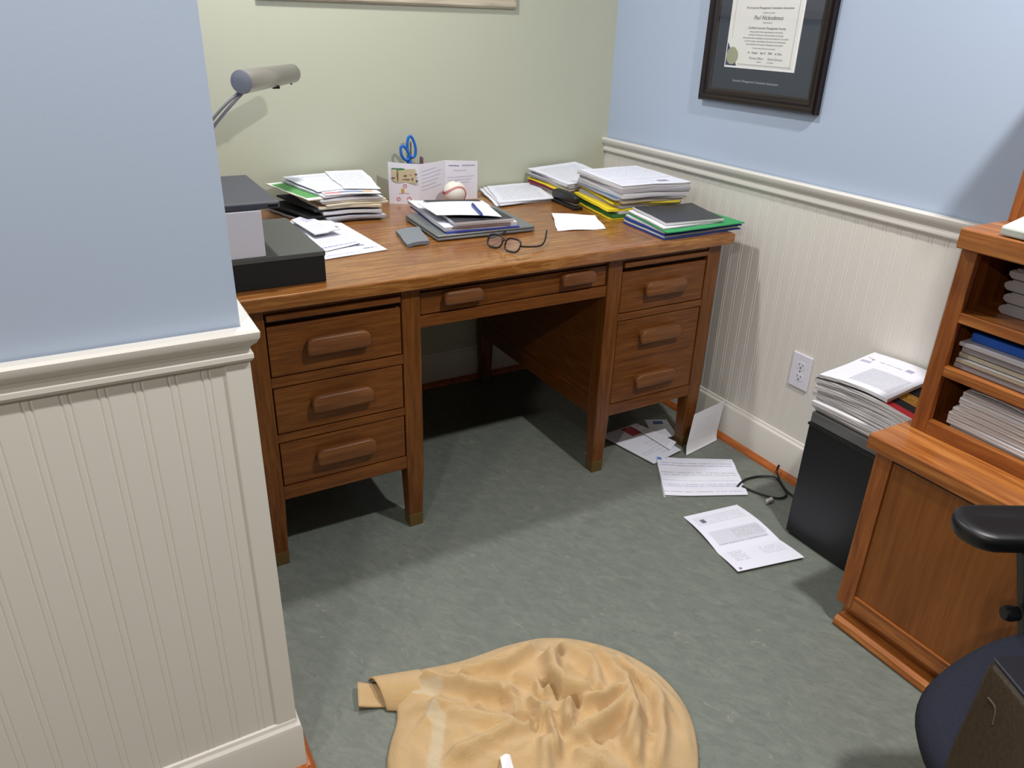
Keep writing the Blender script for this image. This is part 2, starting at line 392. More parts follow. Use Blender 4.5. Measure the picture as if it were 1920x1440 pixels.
for u0, u1 in LU: leg(u0, u1, .022, .072); leg(u0, u1, .80, .85)
def handle(uc, zc, wd, parent, ht=.046, y=.026):
    """wooden bar pull: rounded top corners, undercut below for the fingers"""
    h = wd / 2; r = ht * .42; pts = []
    for cx, cz, a0 in ((h - r, ht / 2 - r, 0), (-h + r, ht / 2 - r, 90), ):
        for k in range(5): an = math.radians(a0 + k * 22.5); pts.append((cx + r * math.cos(an), cz + r * math.sin(an)))
    r2 = .008
    for cx, cz, a0 in ((-h + r2, -ht / 2 + r2, 180), (h - r2, -ht / 2 + r2, 270)):
        for k in range(3): an = math.radians(a0 + k * 45); pts.append((cx + r2 * math.cos(an), cz + r2 * math.sin(an)))
    bm = bmesh.new(); n = len(pts); rings = []
    for d, kx, kz, off in ((0, .97, .62, .35), (-.012, 1, .9, .08), (-.017, 1, 1, 0), (-.021, .985, .94, .0), (-.023, .95, .80, .0)):
        rings.append([bm.verts.new((-uc + px * kx, y + d, zc + pz * kz + off * ht * .38)) for px, pz in pts])
    for a, b in zip(rings, rings[1:]):
        for i in range(n): bm.faces.new((a[i], a[(i + 1) % n], b[(i + 1) % n], b[i]))
    bm.faces.new(rings[0]); bm.faces.new(rings[-1][::-1])
    tag(link('handle', bm, M_handle, parent, smooth=40), 'worn wooden bar handle')
def drawer(u0, u1, z0, z1, hs, y=.024, hw=.16, grooves=()):
    bm = bmesh.new(); box(bm, -u1 + .003, -u0 - .003, y, y + .30, z0 + .003, z1 - .003)
    o = link('drawer', bm, M_oakx, desk, bevel=.002)
    for uc, zc in hs: handle(uc, zc, hw, o, y=y + .002, ht=.046 if hw > .12 else .036)
    return o
for side in (0, 1):
    a0, a1 = (LU[0][1], LU[1][0]) if side == 0 else (LU[2][1], LU[3][0]); uc = (a0 + a1) / 2
    dbox('rail', a0, a1, .023, .06, .205, .244, M_oakx)
    dbox('rail', a0, a1, .026, .06, .7155, .731, M_oakx)
    dbox('rail', a0, a1, .040, .06, .685, .698, M_gapshade)  # dark strip standing for the shade in the gap below the slide
    sl = dbox('writing_slide', a0 + .004, a1 - .004, .016, .42, .699, .715, M_oakx, .002)
    for u in (LU[0 if side == 0 else 2][0], LU[1 if side == 0 else 3][1] - .012):
        dbox('side_panel', u + .003, u + .010, .06, .81, .262, .731, M_oaky)
        dbox('side_rail', u, u + .012, .07, .802, .205, .265, M_oaky)
    dbox('back_panel', a0, a1, .825, .835, .205, .731, M_oakx)
    dbox('bottom_panel', a0, a1, .055, .825, .212, .222, M_oaky)
    if side == 0:
        dbox('rail', a0, a1, .023, .06, .530, .552, M_oakx)
        drawer(a0, a1, .552, .686, [(uc, .622)])
        o = drawer(a0, a1, .244, .530, [(uc, .466), (uc, .312)])
        dbox('groove', a0 + .006, a1 - .006, .0236, .03, .3905, .3918, M_gapshade, 0, o)  # dark strip painted on for the groove's shade
    else:
        dbox('rail', a0, a1, .023, .06, .526, .552, M_oakx); dbox('rail', a0, a1, .023, .06, .374, .396, M_oakx)
        for z0, z1, zh in ((.552, .686, .622), (.396, .526, .466), (.244, .374, .312)): drawer(a0, a1, z0, z1, [(uc, zh)])
k0, k1 = LU[1][1], LU[2][0]
dbox('apron', k0, k1, .026, .06, .617, .649, M_oakx)
dbox('apron', k0, k1, .81, .835, .60, .731, M_oakx)
dbox('rail', k0, k1, .033, .06, .714, .731, M_oakx)
drawer(k0, k1, .649, .714, [(.944, .690), (.578, .690)], y=.029, hw=.114)

# ------------------------------------------------------------------ black box, small white box and dark tray at the left of the desk
T = DH
b = empty('storage_box', (-1.53, -.64, T), 'flat black box on the left end of the desk', 'box')
boxo('box_base', (-.122, .123, -.178, .178, 0, .070), M_blackmatte, b, .002)
boxo('box_lid', (-.124, .125, -.180, .180, .064, .076), M_boxtop, b, .0015)
for q in b.children: q.name = q.name
b = empty('carton', (-1.592, -.735, T + .0765), 'pale grey upright carton standing on the flat black box', 'box')
boxo('carton_body', (-.05, .05, -.080, .08, 0, .106), page('pale_grey_card', (206, 204, 212)), b, .0015)
b = empty('tray', (-1.57, -.64, T + .1835), 'dark grey flat case lying on top of the pale carton', 'case')
boxo('case_body', (-.075, .072, -.172, .17, 0, .016), flat('charcoal_plastic', (64, 66, 76), .45), b, .004)
boxo('latch', (.045, .066, -.174, -.168, .004, .012), M_black, b, .001)

# ------------------------------------------------------------------ desk lamp
lamp = empty('desk_lamp', (-1.605, -.36, T), 'brushed steel desk lamp with cylindrical shade behind the wall corner', 'lamp')
bm = bmesh.new(); lathe(bm, [(.062, 0), (.066, .004), (.066, .014), (.058, .02), (.012, .024)]); link('base', bm, M_steeldull, lamp, smooth=40)
def L(p): return (p[0] + 1.605, p[1] + .36, p[2] - T)
for dx in (-.009, .009):
    bm = bmesh.new()
    tube(bm, smoothpath([(dx * .7, 0, .02), (dx * .7, 0, .16), (.006 + dx, .0, .245), L((-1.560 + dx, -.375, 1.070)), L((-1.505 + dx * .9, -.390, 1.130)), L((-1.462 + dx * .5, -.385, 1.164))], 6), .0042, 8)
    link('arm', bm, M_steeldull, lamp, smooth=60)
e0, e1 = Vector(L((-1.470, -.405, 1.185))), Vector(L((-1.277, -.170, 1.189))); ax = (e1 - e0).normalized(); ln = (e1 - e0).length
bm = bmesh.new(); lathe(bm, [(.026, -.002), (.0295, 0), (.026, ln), (.024, ln + .002)], e0, 40, ax); sh = link('shade', bm, M_steel, lamp, smooth=50)
bm = bmesh.new(); lathe(bm, [(.028, -.0035), (.0290, -.0028), (.0290, .001)], e0, 40, ax); tag(link('end_cap', bm, M_steeldull, sh, smooth=50), 'matte grey end cap')
bm = bmesh.new(); box(bm, -.010, .010, -.006, .006, 0, .008); o = link('switch', bm, M_black, sh, bevel=.001); o.location = e0 + ax * (ln * .62) + Vector((0, -.004, -.0320))
bm = bmesh.new(); box(bm, -.002, .002, -.004, .004, 0, .006); o = link('catch', bm, M_black, sh); o.location = e0 + ax * (ln * .95) + Vector((0, -.004, -.0295))

# ------------------------------------------------------------------ left paper stack
LQ = [(-1.300, -.022), (-1.068, -.018), (-1.050, -.272), (-1.250, -.262)]
G1 = 'papers and folders in the stack left of the greeting card'
m_form = page('printed_form', (234, 236, 244), [(.05, .80, .95, .93, 2, (150, 156, 186), .7), (.06, .30, .94, .74, 12, GREY, .35), (.25, .14, .75, .24, 2, (120, 130, 170), .5)])
m_form2 = page('printed_letter', (232, 233, 242), [(.10, .12, .90, .88, 22, GREY, .40)])
m_mail = page('printed_mailer', (236, 237, 244), [(.02, .04, .30, .12, 0, (196, 110, 110), .8), (.30, .05, .72, .13, 0, (96, 112, 160), .8), (.72, .05, .90, .14, 0, (206, 160, 96), .8), (.05, .25, .95, .9, 18, GREY, .38)])
m_green = page('green_brochure_cover', (228, 234, 222), [(.04, .10, .96, .92, 0, (86, 156, 84), .95)])
m_dkg = page('dark_grey_card', (62, 62, 72)); m_lav = page('greyish_paper', (198, 196, 208)); m_cream = page('cream_paper', (226, 216, 196))
dip = lambda k: (lambda u, v: k * (1 - v) + .003 * math.sin(6 * u + 2 * v))
lay = [  # thickness, material pair, degrees, sx, sy, dx, dy, label
    (.008, (m_dkg, M_edgeg), 4, 1.12, 1.0, -.035, -.006, 'dark grey folder at the very bottom of the left paper stack'),
    (.009, (m_lav, M_edgeg), -2, .92, 1.02, .012, -.012, 'thin wad of greyish pages just above the bottom folder, left stack'),
    (.006, (M_blackmatte, M_blackmatte), 5, 1.10, .99, -.045, .002, 'black folder poking out left in the lower left stack'),
    (.010, (m_lav, M_edge), -3, .90, 1.0, .004, -.010, 'whitish wad of pages between black folder and manila folders, left stack'),
    (.006, (m_dkg, M_blackmatte), 2, 1.03, .97, -.02, .0, 'thin dark folder directly under the manila folders, left stack'),
    (.008, (M_manila, M_edgec), -4, .96, 1.0, .0, -.006, 'lowest manila folder in the left stack'),
    (.006, (m_cream, M_edgec), 2, .97, 1.02, .012, -.004, 'cream wad of pages between two manila folders, left stack'),
    (.007, (M_manila, M_edgec), -1, 1.0, .99, .010, .002, 'upper manila folder with frayed edge in the left stack'),
    (.007, (M_paper, M_edge), 0, .98, 1.0, .0, .0, 'thick white wad of pages on top of the manila folders'),
    (.004, (m_green, M_edgec), 10, .74, .95, -.078, .002, 'green fronted brochure sticking out left from the left stack'),
    (.006, (m_form2, M_edge), 7, .90, .96, -.010, .002, 'printed letter pages just below the mailer, left stack'),
    (.003, (m_mail, M_edge), -3, .86, .97, .012, -.006, 'white mailer with red, blue and tan strip, left stack'),
    (.002, (m_form, M_edge), 6, .80, .80, -.022, .018, 'topmost printed form on the left stack'),
    (.002, (m_form2, M_edge), -8, .56, .86, .066, .012, 'slanting letter at the top right of the left stack'),
]
z = T + .0005
for i, (th, mt, dg, sx, sy, dx, dy, lb) in enumerate(lay):
    k = .0018 * i
    q = [(x, min(y, -.007)) for x, y in rotq(LQ, dg, sx, sy, dx, dy)]
    sheet('folder' if 'folder' in lb else 'brochure' if 'brochure' in lb else 'paper', q, z, th - .0006, mt, lb, 'folder' if 'folder' in lb else 'brochure' if 'brochure' in lb else 'paper',
          G1, (16, 14), wave=.0014, seed=3, wfun=lambda x, y, k=k: k * max(0, (y + .29) / .27), edge_wobble=.0018)
    z += th + .0002

# loose sheets beside the black box
G2 = 'loose sheets beside the flat black box'
m_bill = page('printed_bill', (234, 235, 245), [(.10, .16, .80, .26, 1, (70, 80, 120), .8), (.10, .34, .90, .60, 6, GREY, .35), (.70, .08, .92, .15, 1, (70, 80, 120), .8), (.08, .04, .6, .07, 1, (70, 90, 170), .7)])
m_env = page('printed_envelope', (228, 228, 242), [(.40, .66, .74, .90, 3, (96, 96, 190), .6), (.1, .2, .8, .5, 3, GREY, .2)])
sheet('paper', [(-1.338, -.200), (-1.196, -.285), (-1.176, -.622), (-1.366, -.648)], T + .0008, .0016, (m_bill, M_edge), 'long printed bill lying lowest beside the flat black box', 'paper', G2, wave=.0005, seed=2)
sheet('paper', [(-1.330, -.345), (-1.215, -.400), (-1.226, -.545), (-1.352, -.590)], T + .0042, .0012, (page('printed_statement', (232, 233, 245), [(.05, .08, .95, .2, 1, (76, 90, 160), .7), (.1, .3, .9, .9, 8, GREY, .3)]), M_edge), 'short statement with curled front edge between bill and envelope', 'paper', G2, wave=.0008, seed=5, fun=lambda u, v: .006 * max(0, u - .7))
sheet('slip', [(-1.276, -.235), (-1.232, -.190), (-1.222, -.345), (-1.266, -.375)], T + .0075, .001, (M_paper, M_edge), 'small blank slip sticking out behind the folded envelope', 'paper', G2, fun=lambda u, v: .004 * v)
sheet('envelope', [(-1.340, -.248), (-1.285, -.200), (-1.246, -.436), (-1.328, -.455)], T + .0135, .003, (m_env, M_edge), 'folded envelope with a blue postmark leaning by the black box', 'envelope', G2, fun=lambda u, v: .007 * (v if u > .5 else v * .6))

# ------------------------------------------------------------------ greeting card, baseball, cup with scissors and pens
card = empty('greeting_card', (-.80, -.10, T), 'white folded greeting card with a child-like drawing, standing upright', 'card')
a = N('card_paper', .7, .25); a.col(a.mix(a.noise(a.coord(), 20), srgb(224, 222, 230), srgb(232, 229, 236))); M_card = a.m
pts = [(-.958, -.078), (-.862, -.118), (-.754, -.095), (-.636, -.112)]
CH = .130
def panel(name, p, q, m=M_card, k=.0012, h0=CH, h1=CH):
    p, q = Vector((p[0] + .80, p[1] + .10, 0)), Vector((q[0] + .80, q[1] + .10, 0)); t = (q - p).normalized(); nr = Vector((t.y, -t.x, 0))
    bm = bmesh.new(); n = 10; F = []; B = []
    for i in range(n + 1):
        u = i / n; c = p.lerp(q, u) + nr * (.004 * math.sin(math.pi * u))
        F.append((bm.verts.new(c), bm.verts.new(c + Vector((0, 0, h0 * (1 - u) + h1 * u))))); c2 = c - nr * k
        B.append((bm.verts.new(c2), bm.verts.new(c2 + Vector((0, 0, h0 * (1 - u) + h1 * u)))))
    for i in range(n):
        bm.faces.new((F[i][0], F[i + 1][0], F[i + 1][1], F[i][1])); bm.faces.new((B[i][0], B[i][1], B[i + 1][1], B[i + 1][0]))
        bm.faces.new((F[i][1], F[i + 1][1], B[i + 1][1], B[i][1])); bm.faces.new((F[i][0], B[i][0], B[i + 1][0], F[i + 1][0]))
    bm.faces.new((F[0][0], F[0][1], B[0][1], B[0][0])); bm.faces.new((F[n][0], B[n][0], B[n][1], F[n][1]))
    o = link(name, bm, m, card, smooth=35)
    def at(u, z, d=.0004):      # a frame on the panel's face
        c = p.lerp(q, u) + nr * (.004 * math.sin(math.pi * u) + d)
        return Matrix(((t.x, 0, nr.x, c.x), (t.y, 0, nr.y, c.y), (0, 1, 0, z), (0, 0, 0, 1)))
    return o, at
p1, at1 = panel('panel', pts[0], pts[1], h0=.140, h1=.133); p2, at2 = panel('panel', pts[1], pts[2], h0=.133, h1=.137); p3, at3 = panel('panel', pts[2], pts[3], h0=.137, h1=.131)
def flatpoly(name, pl, m, parent, M, d=.0003):
    bm = bmesh.new(); prism(bm, pl, 0, d, 'xy'); o = link(name, bm, m, parent); o.matrix_local = M; return o
def blob(rx, ry, n=18, seed=1, k=.15, cx=0, cy=0):
    r = random.Random(seed); ph = r.uniform(0, 6)
    return [(cx + rx * math.cos(2 * math.pi * i / n) * (1 + k * math.sin(3 * 2 * math.pi * i / n + ph)), cy + ry * math.sin(2 * math.pi * i / n) * (1 + k * math.sin(2 * 2 * math.pi * i / n + ph))) for i in range(n)]
M_tan = flat('tan_crayon', (200, 186, 150), .8); M_gcr = flat('green_crayon', (74, 128, 86), .8); M_brown = flat('brown_crayon', (120, 96, 76), .8)
M_rcr = flat('red_crayon', (206, 112, 116), .8); M_yc = flat('yellow_crayon', (206, 164, 66), .8)
flatpoly('drawing_shape', [(-.040, .024), (.040, .026), (.040, -.024), (.022, -.022), (.008, -.018), (-.012, -.021), (-.030, -.018), (-.040, -.008)], M_tan, p1, at1(.5, .092))
flatpoly('drawing_shape', blob(.011, .0045, seed=3), M_gcr, p1, at1(.20, .117, .0009)); flatpoly('drawing_shape', blob(.015, .004, seed=4), M_gcr, p1, at1(.38, .117, .0009))
for i, (u, z, rx, ry) in enumerate([(.3, .095, .003, .018), (.15, .088, .007, .003), (.55, .095, .006, .003), (.62, .083, .008, .0022), (.72, .098, .004, .002), (.78, .084, .003, .005), (.9, .10, .005, .003), (.92, .078, .004, .005), (.5, .083, .005, .0015)]):
    flatpoly('drawing_stroke', blob(rx, ry, 12, i), M_brown if i != 4 else M_rcr, p1, at1(u, z, .0012 + .004 * (1 - math.sin(math.pi * u))))
flatpoly('drawing_shape', blob(.0055, .008, seed=8, k=.05), M_yc, p1, at1(.45, .046, .0008))
def ring(r0, r1, n=20): return [(r1 * math.cos(2 * math.pi * i / n), r1 * math.sin(2 * math.pi * i / n)) for i in range(n)]
for u, z, r in ((.53, .062, .006), (.31, .018, .006), (.66, .018, .007)):
    bm = bmesh.new(); tube(bm, [(r * math.cos(t * .42), r * .8 * math.sin(t * .42), .0004) for t in range(16)], .0009, 5)
    o = link('drawing_ring', bm, M_rcr, p1); o.matrix_local = at1(u, z)
bm = bmesh.new(); tube(bm, [(-.018, 0, .0003), (0, .0015, .0003), (.018, 0, .0003)], .0004, 5); o = link('drawing_stroke', bm, M_rcr, p1); o.matrix_local = at1(.5, .036)
def scribble(at, parent, u0, u1, z0, slope, m, seed, amp=.0016, r=.00032):
    rr = random.Random(seed); bm = bmesh.new(); n = 60; path = []
    for i in range(n + 1):
        u = u0 + (u1 - u0) * i / n; M = at(u, z0 + slope * (u - u0) + amp * math.sin(i * 1.35 + rr.uniform(-.5, .5)) * (.4 + .6 * abs(math.sin(i * .23 + seed))))
        path.append(M.translation)
    tube(bm, path, r, 4); link('handwriting', bm, m, parent)
M_pen = flat('faint_pen_ink', (150, 150, 176), .8); M_penb = flat('blue_pen_ink', (112, 116, 178), .8)
for i in range(6): scribble(at2, p2, .08, .62 + .07 * ((i * 3) % 4), .107 - .0125 * i, .020, M_pen, i)
scribble(at3, p3, .10, .42, .119, -.005, M_penb, 21, .0026, .0005); scribble(at3, p3, .50, .92, .118, -.003, M_penb, 22, .0026, .0005)
scribble(at3, p3, .24, .64, .101, .001, M_pen, 23)
for i in range(3): scribble(at3, p3, .06, .90 - .08 * i, .078 - .010 * i, .004, M_pen, 30 + i)

ball = empty('baseball', (-.757, -.178, T + .0405), 'white leather baseball with red stitching in front of the greeting card', 'ball')
bm = bmesh.new(); bmesh.ops.create_uvsphere(bm, u_segments=40, v_segments=24, radius=.0405)
link('leather_cover', bm, flat('ball_leather', (232, 226, 214), .55, .4), ball, smooth=180)
def seam(off):
    out = []
    for i in range(97):
        t = 2 * math.pi * i / 96; x = math.cos(t) * .75 + math.cos(3 * t) * .25; y = math.sin(t) * .75 - math.sin(3 * t) * .25; zz = 2 * math.sqrt(.75 * .25) * math.sin(2 * t)
        out.append(Vector((x, y, zz)).normalized())
    return out
R = Matrix.Rotation(math.radians(34), 3, 'X') @ Matrix.Rotation(math.radians(58), 3, 'Y') @ Matrix.Rotation(math.radians(18), 3, 'Z')
sp = [R @ p for p in seam(0)]
bm = bmesh.new()
for i in range(96):
    t = (sp[(i + 1) % 96] - sp[i - 1]).normalized(); nn = sp[i]; sd = nn.cross(t)
    for s in (-1, 1): tube(bm, [(nn * .0404), (nn + sd * s * .065 + t * .02).normalized() * .0413, (nn + sd * s * .13 + t * .05).normalized() * .0404], .0010, 4)
tube(bm, [p * .0405 for p in sp], .0011, 5)
tag(link('stitching', bm, flat('red_thread', (186, 84, 90), .7), ball, smooth=60), 'red stitched seam')
o = flatpoly('ink_stamp', blob(.006, .003, seed=4), flat('stamp_ink', (120, 124, 140), .8), ball, Matrix.Translation((.002, -.006, .0400)) @ Matrix.Rotation(.15, 4, 'X'), .0004)

cup = empty('pencil_cup', (-.852, -.052, T), 'dark pencil cup hidden behind the greeting card', 'cup')
bm = bmesh.new(); lathe(bm, [(.032, 0), (.034, .004), (.036, .098), (.0345, .1), (.032, .098), (.031, .006)], seg=32); link('cup_body', bm, M_black, cup, smooth=40)
sc = empty('scissors', (-.865, -.052, T + .012), 'blue-handled scissors standing in the pencil cup', 'scissors')
M_scb = flat('blue_plastic_handle', (28, 104, 196), .32, .5)
def loop(c, rx, rz, tilt, th):
    out = []
    for i in range(33):
        t = 2 * math.pi * i / 32; x = rx * math.cos(t) * (1 - .18 * math.sin(t)); zz = rz * math.sin(t)
        out.append((c[0] + x * math.cos(tilt) - zz * math.sin(tilt), c[1], c[2] + x * math.sin(tilt) + zz * math.cos(tilt)))
    bm = bmesh.new(); tube(bm, out, th, 8, cap=False); return bm
bm = loop((.006, .004, .168), .0145, .036, .12, .0048); tube(bm, smoothpath([(-.006, .003, .140), (-.006, .002, .122), (-.004, 0, .104), (-.004, 0, .09)], 5), [.005] * 5 + [.0075] * 11, 8); link('handle', bm, M_scb, sc, smooth=60)
bm = loop((-.022, -.004, .150), .0125, .026, .42, .0046); tube(bm, smoothpath([(-.010, -.003, .132), (-.004, -.002, .118), (.003, 0, .104), (.004, 0, .09)], 5), [.005] * 5 + [.0075] * 11, 8); link('handle', bm, M_scb, sc, smooth=60)
for s in (-1, 1):
    bm = bmesh.new(); prism(bm, [(-.005, .1), (.005, .1), (.004 * s + .001, 0), (.004 * s - .001, 0)], .0008 * s, .0008 * s + .0012, 'xz'); link('blade', bm, M_steel, sc)
def pen(name, base, top, r, m, tip_m, lb):
    o = empty(name, base, lb, 'pen', group='pens standing in the pencil cup'); d = Vector(top) - Vector(base); Ln = d.length
    bm = bmesh.new(); lathe(bm, [(r * .4, 0), (r, .012), (r, Ln - .016)], (0, 0, 0), 12, d); link('barrel', bm, m, o, smooth=40)
    bm = bmesh.new(); lathe(bm, [(r * 1.05, Ln - .016), (r * 1.05, Ln - .004), (r * .6, Ln)], (0, 0, 0), 12, d); link('cap', bm, tip_m, o, smooth=40)
pen('pen', (-.858, -.034, T + .006), (-.853, -.028, T + .195), .003, flat('grey_pen', (130, 122, 116), .4), flat('brown_pen_end', (120, 104, 92), .5), 'thin grey pen seen through the scissors handle')
pen('pen', (-.838, -.058, T + .006), (-.822, -.045, T + .146), .0045, flat('plum_pen', (104, 74, 92), .4), flat('plum_pen_end', (92, 60, 84), .4), 'plum-coloured pen just right of the scissors')
pen('pen', (-.830, -.045, T + .006), (-.812, -.034, T + .140), .004, flat('dark_pen', (60, 66, 70), .4), flat('red_pen_end', (150, 84, 84), .4), 'red-ended dark pen rightmost in the pencil cup')

# ------------------------------------------------------------------ laptop with pad, notebook, sheets and pen on it
lap = empty('laptop', (-.846, -.462, T), 'closed grey laptop under a pile of pads and papers', 'laptop', math.radians(0))
LQ2 = [(-1.000, -.322), (-.672, -.308), (-.690, -.606), (-1.014, -.600)]
rel = lambda q: [(x + .846, y + .462) for x, y in q]
def prismq(name, q, z0, z1, m, parent, bevel=.003):
    bm = bmesh.new(); prism(bm, rel(q), z0, z1, 'xy'); return link(name, bm, m, parent, bevel=bevel, smooth=30)
M_lap = flat('grey_aluminium', (128, 132, 132), .42, .5, .35)
prismq('laptop_base', LQ2, .002, .0105, M_lap, lap); prismq('laptop_lid', rotq(LQ2, 0, .998, .998), .0112, .0185, M_lap, lap)
prismq('hinge', [(-.95, -.3195), (-.72, -.3095), (-.721, -.322), (-.951, -.332)], .004, .014, M_black, lap, .001)
z0 = T + .0195
G3 = 'pads and papers piled on the laptop'
NQ = [(-.952, -.232), (-.715, -.300), (-.752, -.602), (-.985, -.584)]
sheet('folder', [(-.948, -.238), (-.712, -.300), (-.745, -.606), (-.980, -.590)], z0, .003, (flat('blue_card', (64, 76, 176), .5), flat('blue_card_edge', (70, 80, 190), .5)), 'blue folder lying directly on the laptop lid', 'folder', G3, fun=lambda u, v: .001 * math.sin(3 * u))
sheet('pad', NQ, z0 + .0045, .012, (page('ruled_pad', (232, 233, 242), [(.05, .05, .95, .95, 20, (150, 156, 200), .35)]), M_edge), 'white writing pad on the blue folder, its left edge fanned', 'paper', G3, fun=lambda u, v: .006 * (1 - u) ** 2 * (1 - v), edge_wobble=.001)
nb = sheet('notebook', [(-.925, -.296), (-.758, -.350), (-.772, -.616), (-.958, -.598)], z0 + .0215, .010, (flat('black_cover', (52, 53, 60), .5), M_edge), 'black notebook with white pages on the writing pad', 'notebook', G3, fun=lambda u, v: .002 * (1 - v))
sheet('paper', [(-.966, -.346), (-.762, -.404), (-.808, -.606), (-.984, -.530)], z0 + .036, .0014, (page('note_sheet', (236, 240, 250), [(.08, .1, .9, .85, 9, (150, 160, 200), .25)]), M_edge), 'white note sheet under the blue pen on the notebook', 'paper', G3, fun=lambda u, v: .003 * math.sin(3.1 * u) + .004 * (1 - u) * v)
p = empty('pen', (-.833, -.462, z0 + .0455), 'blue ballpoint pen lying on the note sheet', 'pen'); dv = Vector((-.040, -.148, .001))
bm = bmesh.new(); tube(bm, [dv * t for t in (0, .08, .8, .93, 1)], [.004, .0048, .0048, .003, .001], 10); link('barrel', bm, flat('blue_pen', (42, 62, 140), .35), p, smooth=50)
bm = bmesh.new(); tube(bm, [dv * .02 + Vector((0, 0, .006)), dv * .28 + Vector((0, 0, .0062))], .0012, 6); link('clip', bm, flat('navy_clip', (30, 40, 96), .4), p)

# grey case, glasses, blank sheet
gc = empty('glasses_case', (-1.06, -.54, T), 'soft grey felt glasses case lying by the laptop', 'case')
q = [(-1.088, -.468), (-1.008, -.450), (-1.044, -.612), (-1.118, -.624)]
a = N('grey_felt', .95, .15); f = a.noise(a.coord(), 420, 3); a.col(a.mix(f, srgb(98, 103, 108), srgb(152, 157, 162))); a.bump(f, .5, .003)
o = sheet('felt_sleeve', [(x + 1.06, y + .54) for x, y in q], .001, .010, a.m, parent=gc, n=(16, 12), fun=lambda u, v: -.0005 + .003 * math.sin(math.pi * u), edge_wobble=.001, smooth=60)
gl = empty('eyeglasses', (-.88, -.74, T), 'black-framed eyeglasses lying open on the desk front', 'glasses')
M_gl = flat('glossy_black_acetate', (20, 18, 18), .25)
M_lens = clear_glass('lens_glass', .07)
bd = Vector((.052, -.138, 0)).normalized()  # along the brow
up = Vector((.42, .16, .88)).normalized(); bd = (bd - up * bd.dot(up)).normalized()
O = Vector((-.030, .040, .006))
def gp(x, y): return O + bd * x + up * y
RX, RY = .026, .0185
for k, cx in enumerate((.028, .092)):
    pth = []
    for i in range(29):
        t = 2 * math.pi * i / 28; ex = math.copysign(abs(math.cos(t)) ** .7, math.cos(t)); ey = math.copysign(abs(math.sin(t)) ** .7, math.sin(t))
        pth.append(gp(cx + RX * ex * (1 + .06 * ey), .017 + RY * ey))
    bm = bmesh.new(); tube(bm, pth, .0026, 8, cap=False); rim = link('rim', bm, M_gl, gl, smooth=60)
    bm = bmesh.new(); nrm = bd.cross(up)
    A = [bm.verts.new(p + nrm * .0006) for p in pth[:-1]]; B = [bm.verts.new(p - nrm * .0006) for p in pth[:-1]]
    bm.faces.new(A); bm.faces.new(B[::-1])
    for i in range(28): bm.faces.new((A[i], A[(i + 1) % 28], B[(i + 1) % 28], B[i]))
    link('lens', bm, M_lens, rim)
bm = bmesh.new(); tube(bm, smoothpath([gp(.053, .022), gp(.060, .027), gp(.067, .022)], 5), .0021, 8); link('bridge', bm, M_gl, gl, smooth=60)
def temple(pts):
    bm = bmesh.new(); tube(bm, smoothpath(pts, 6), .0028, 8); link('temple', bm, M_gl, gl, smooth=60)
h1 = gp(.119, .022); h0 = gp(.001, .022)
temple([h1, h1 + Vector((.012, .006, -.006)), h1 + Vector((.075, .028, -.017)), h1 + Vector((.108, .050, -.013)), h1 + Vector((.145, .098, .004))])
temple([h0, h0 + Vector((.012, .006, -.004)), h0 + Vector((.060, .045, -.010)), h0 + Vector((.078, .062, -.012)), h0 + Vector((.100, .080, -.012))])
sheet('paper', [(-.524, -.440), (-.398, -.506), (-.468, -.670), (-.626, -.632)], T + .0006, .0014, (page('blank_white_card', (246, 246, 250)), M_edge), 'blank white sheet lying alone right of the glasses', 'paper', fun=lambda u, v: .005 * (1 - u) * (1 - v) + .002 * math.sin(4 * u) ** 2, edge_wobble=.0015)

# papers lying at the back of the desk
G4 = 'printed sheets lying flat by the back wall'
for i, (q, lb) in enumerate([
    ([(-.575, -.012), (-.352, -.012), (-.395, -.258), (-.640, -.268)], 'lowest printed sheet of the flat pile by the back wall'),
    ([(-.560, -.010), (-.345, -.014), (-.388, -.250), (-.632, -.282)], 'middle printed sheet of the flat pile by the back wall'),
    ([(-.545, -.014), (-.340, -.010), (-.408, -.268), (-.626, -.262)], 'uppermost printed sheet of the flat pile by the back wall')]):
    sheet('paper', q, (T + .001 + .0042 * i + .006,) * 2 + (T + .001 + .0042 * i,) * 2, .003, (m_form2, M_edge), lb, 'paper', G4, wave=.0006, seed=9, edge_wobble=.002)

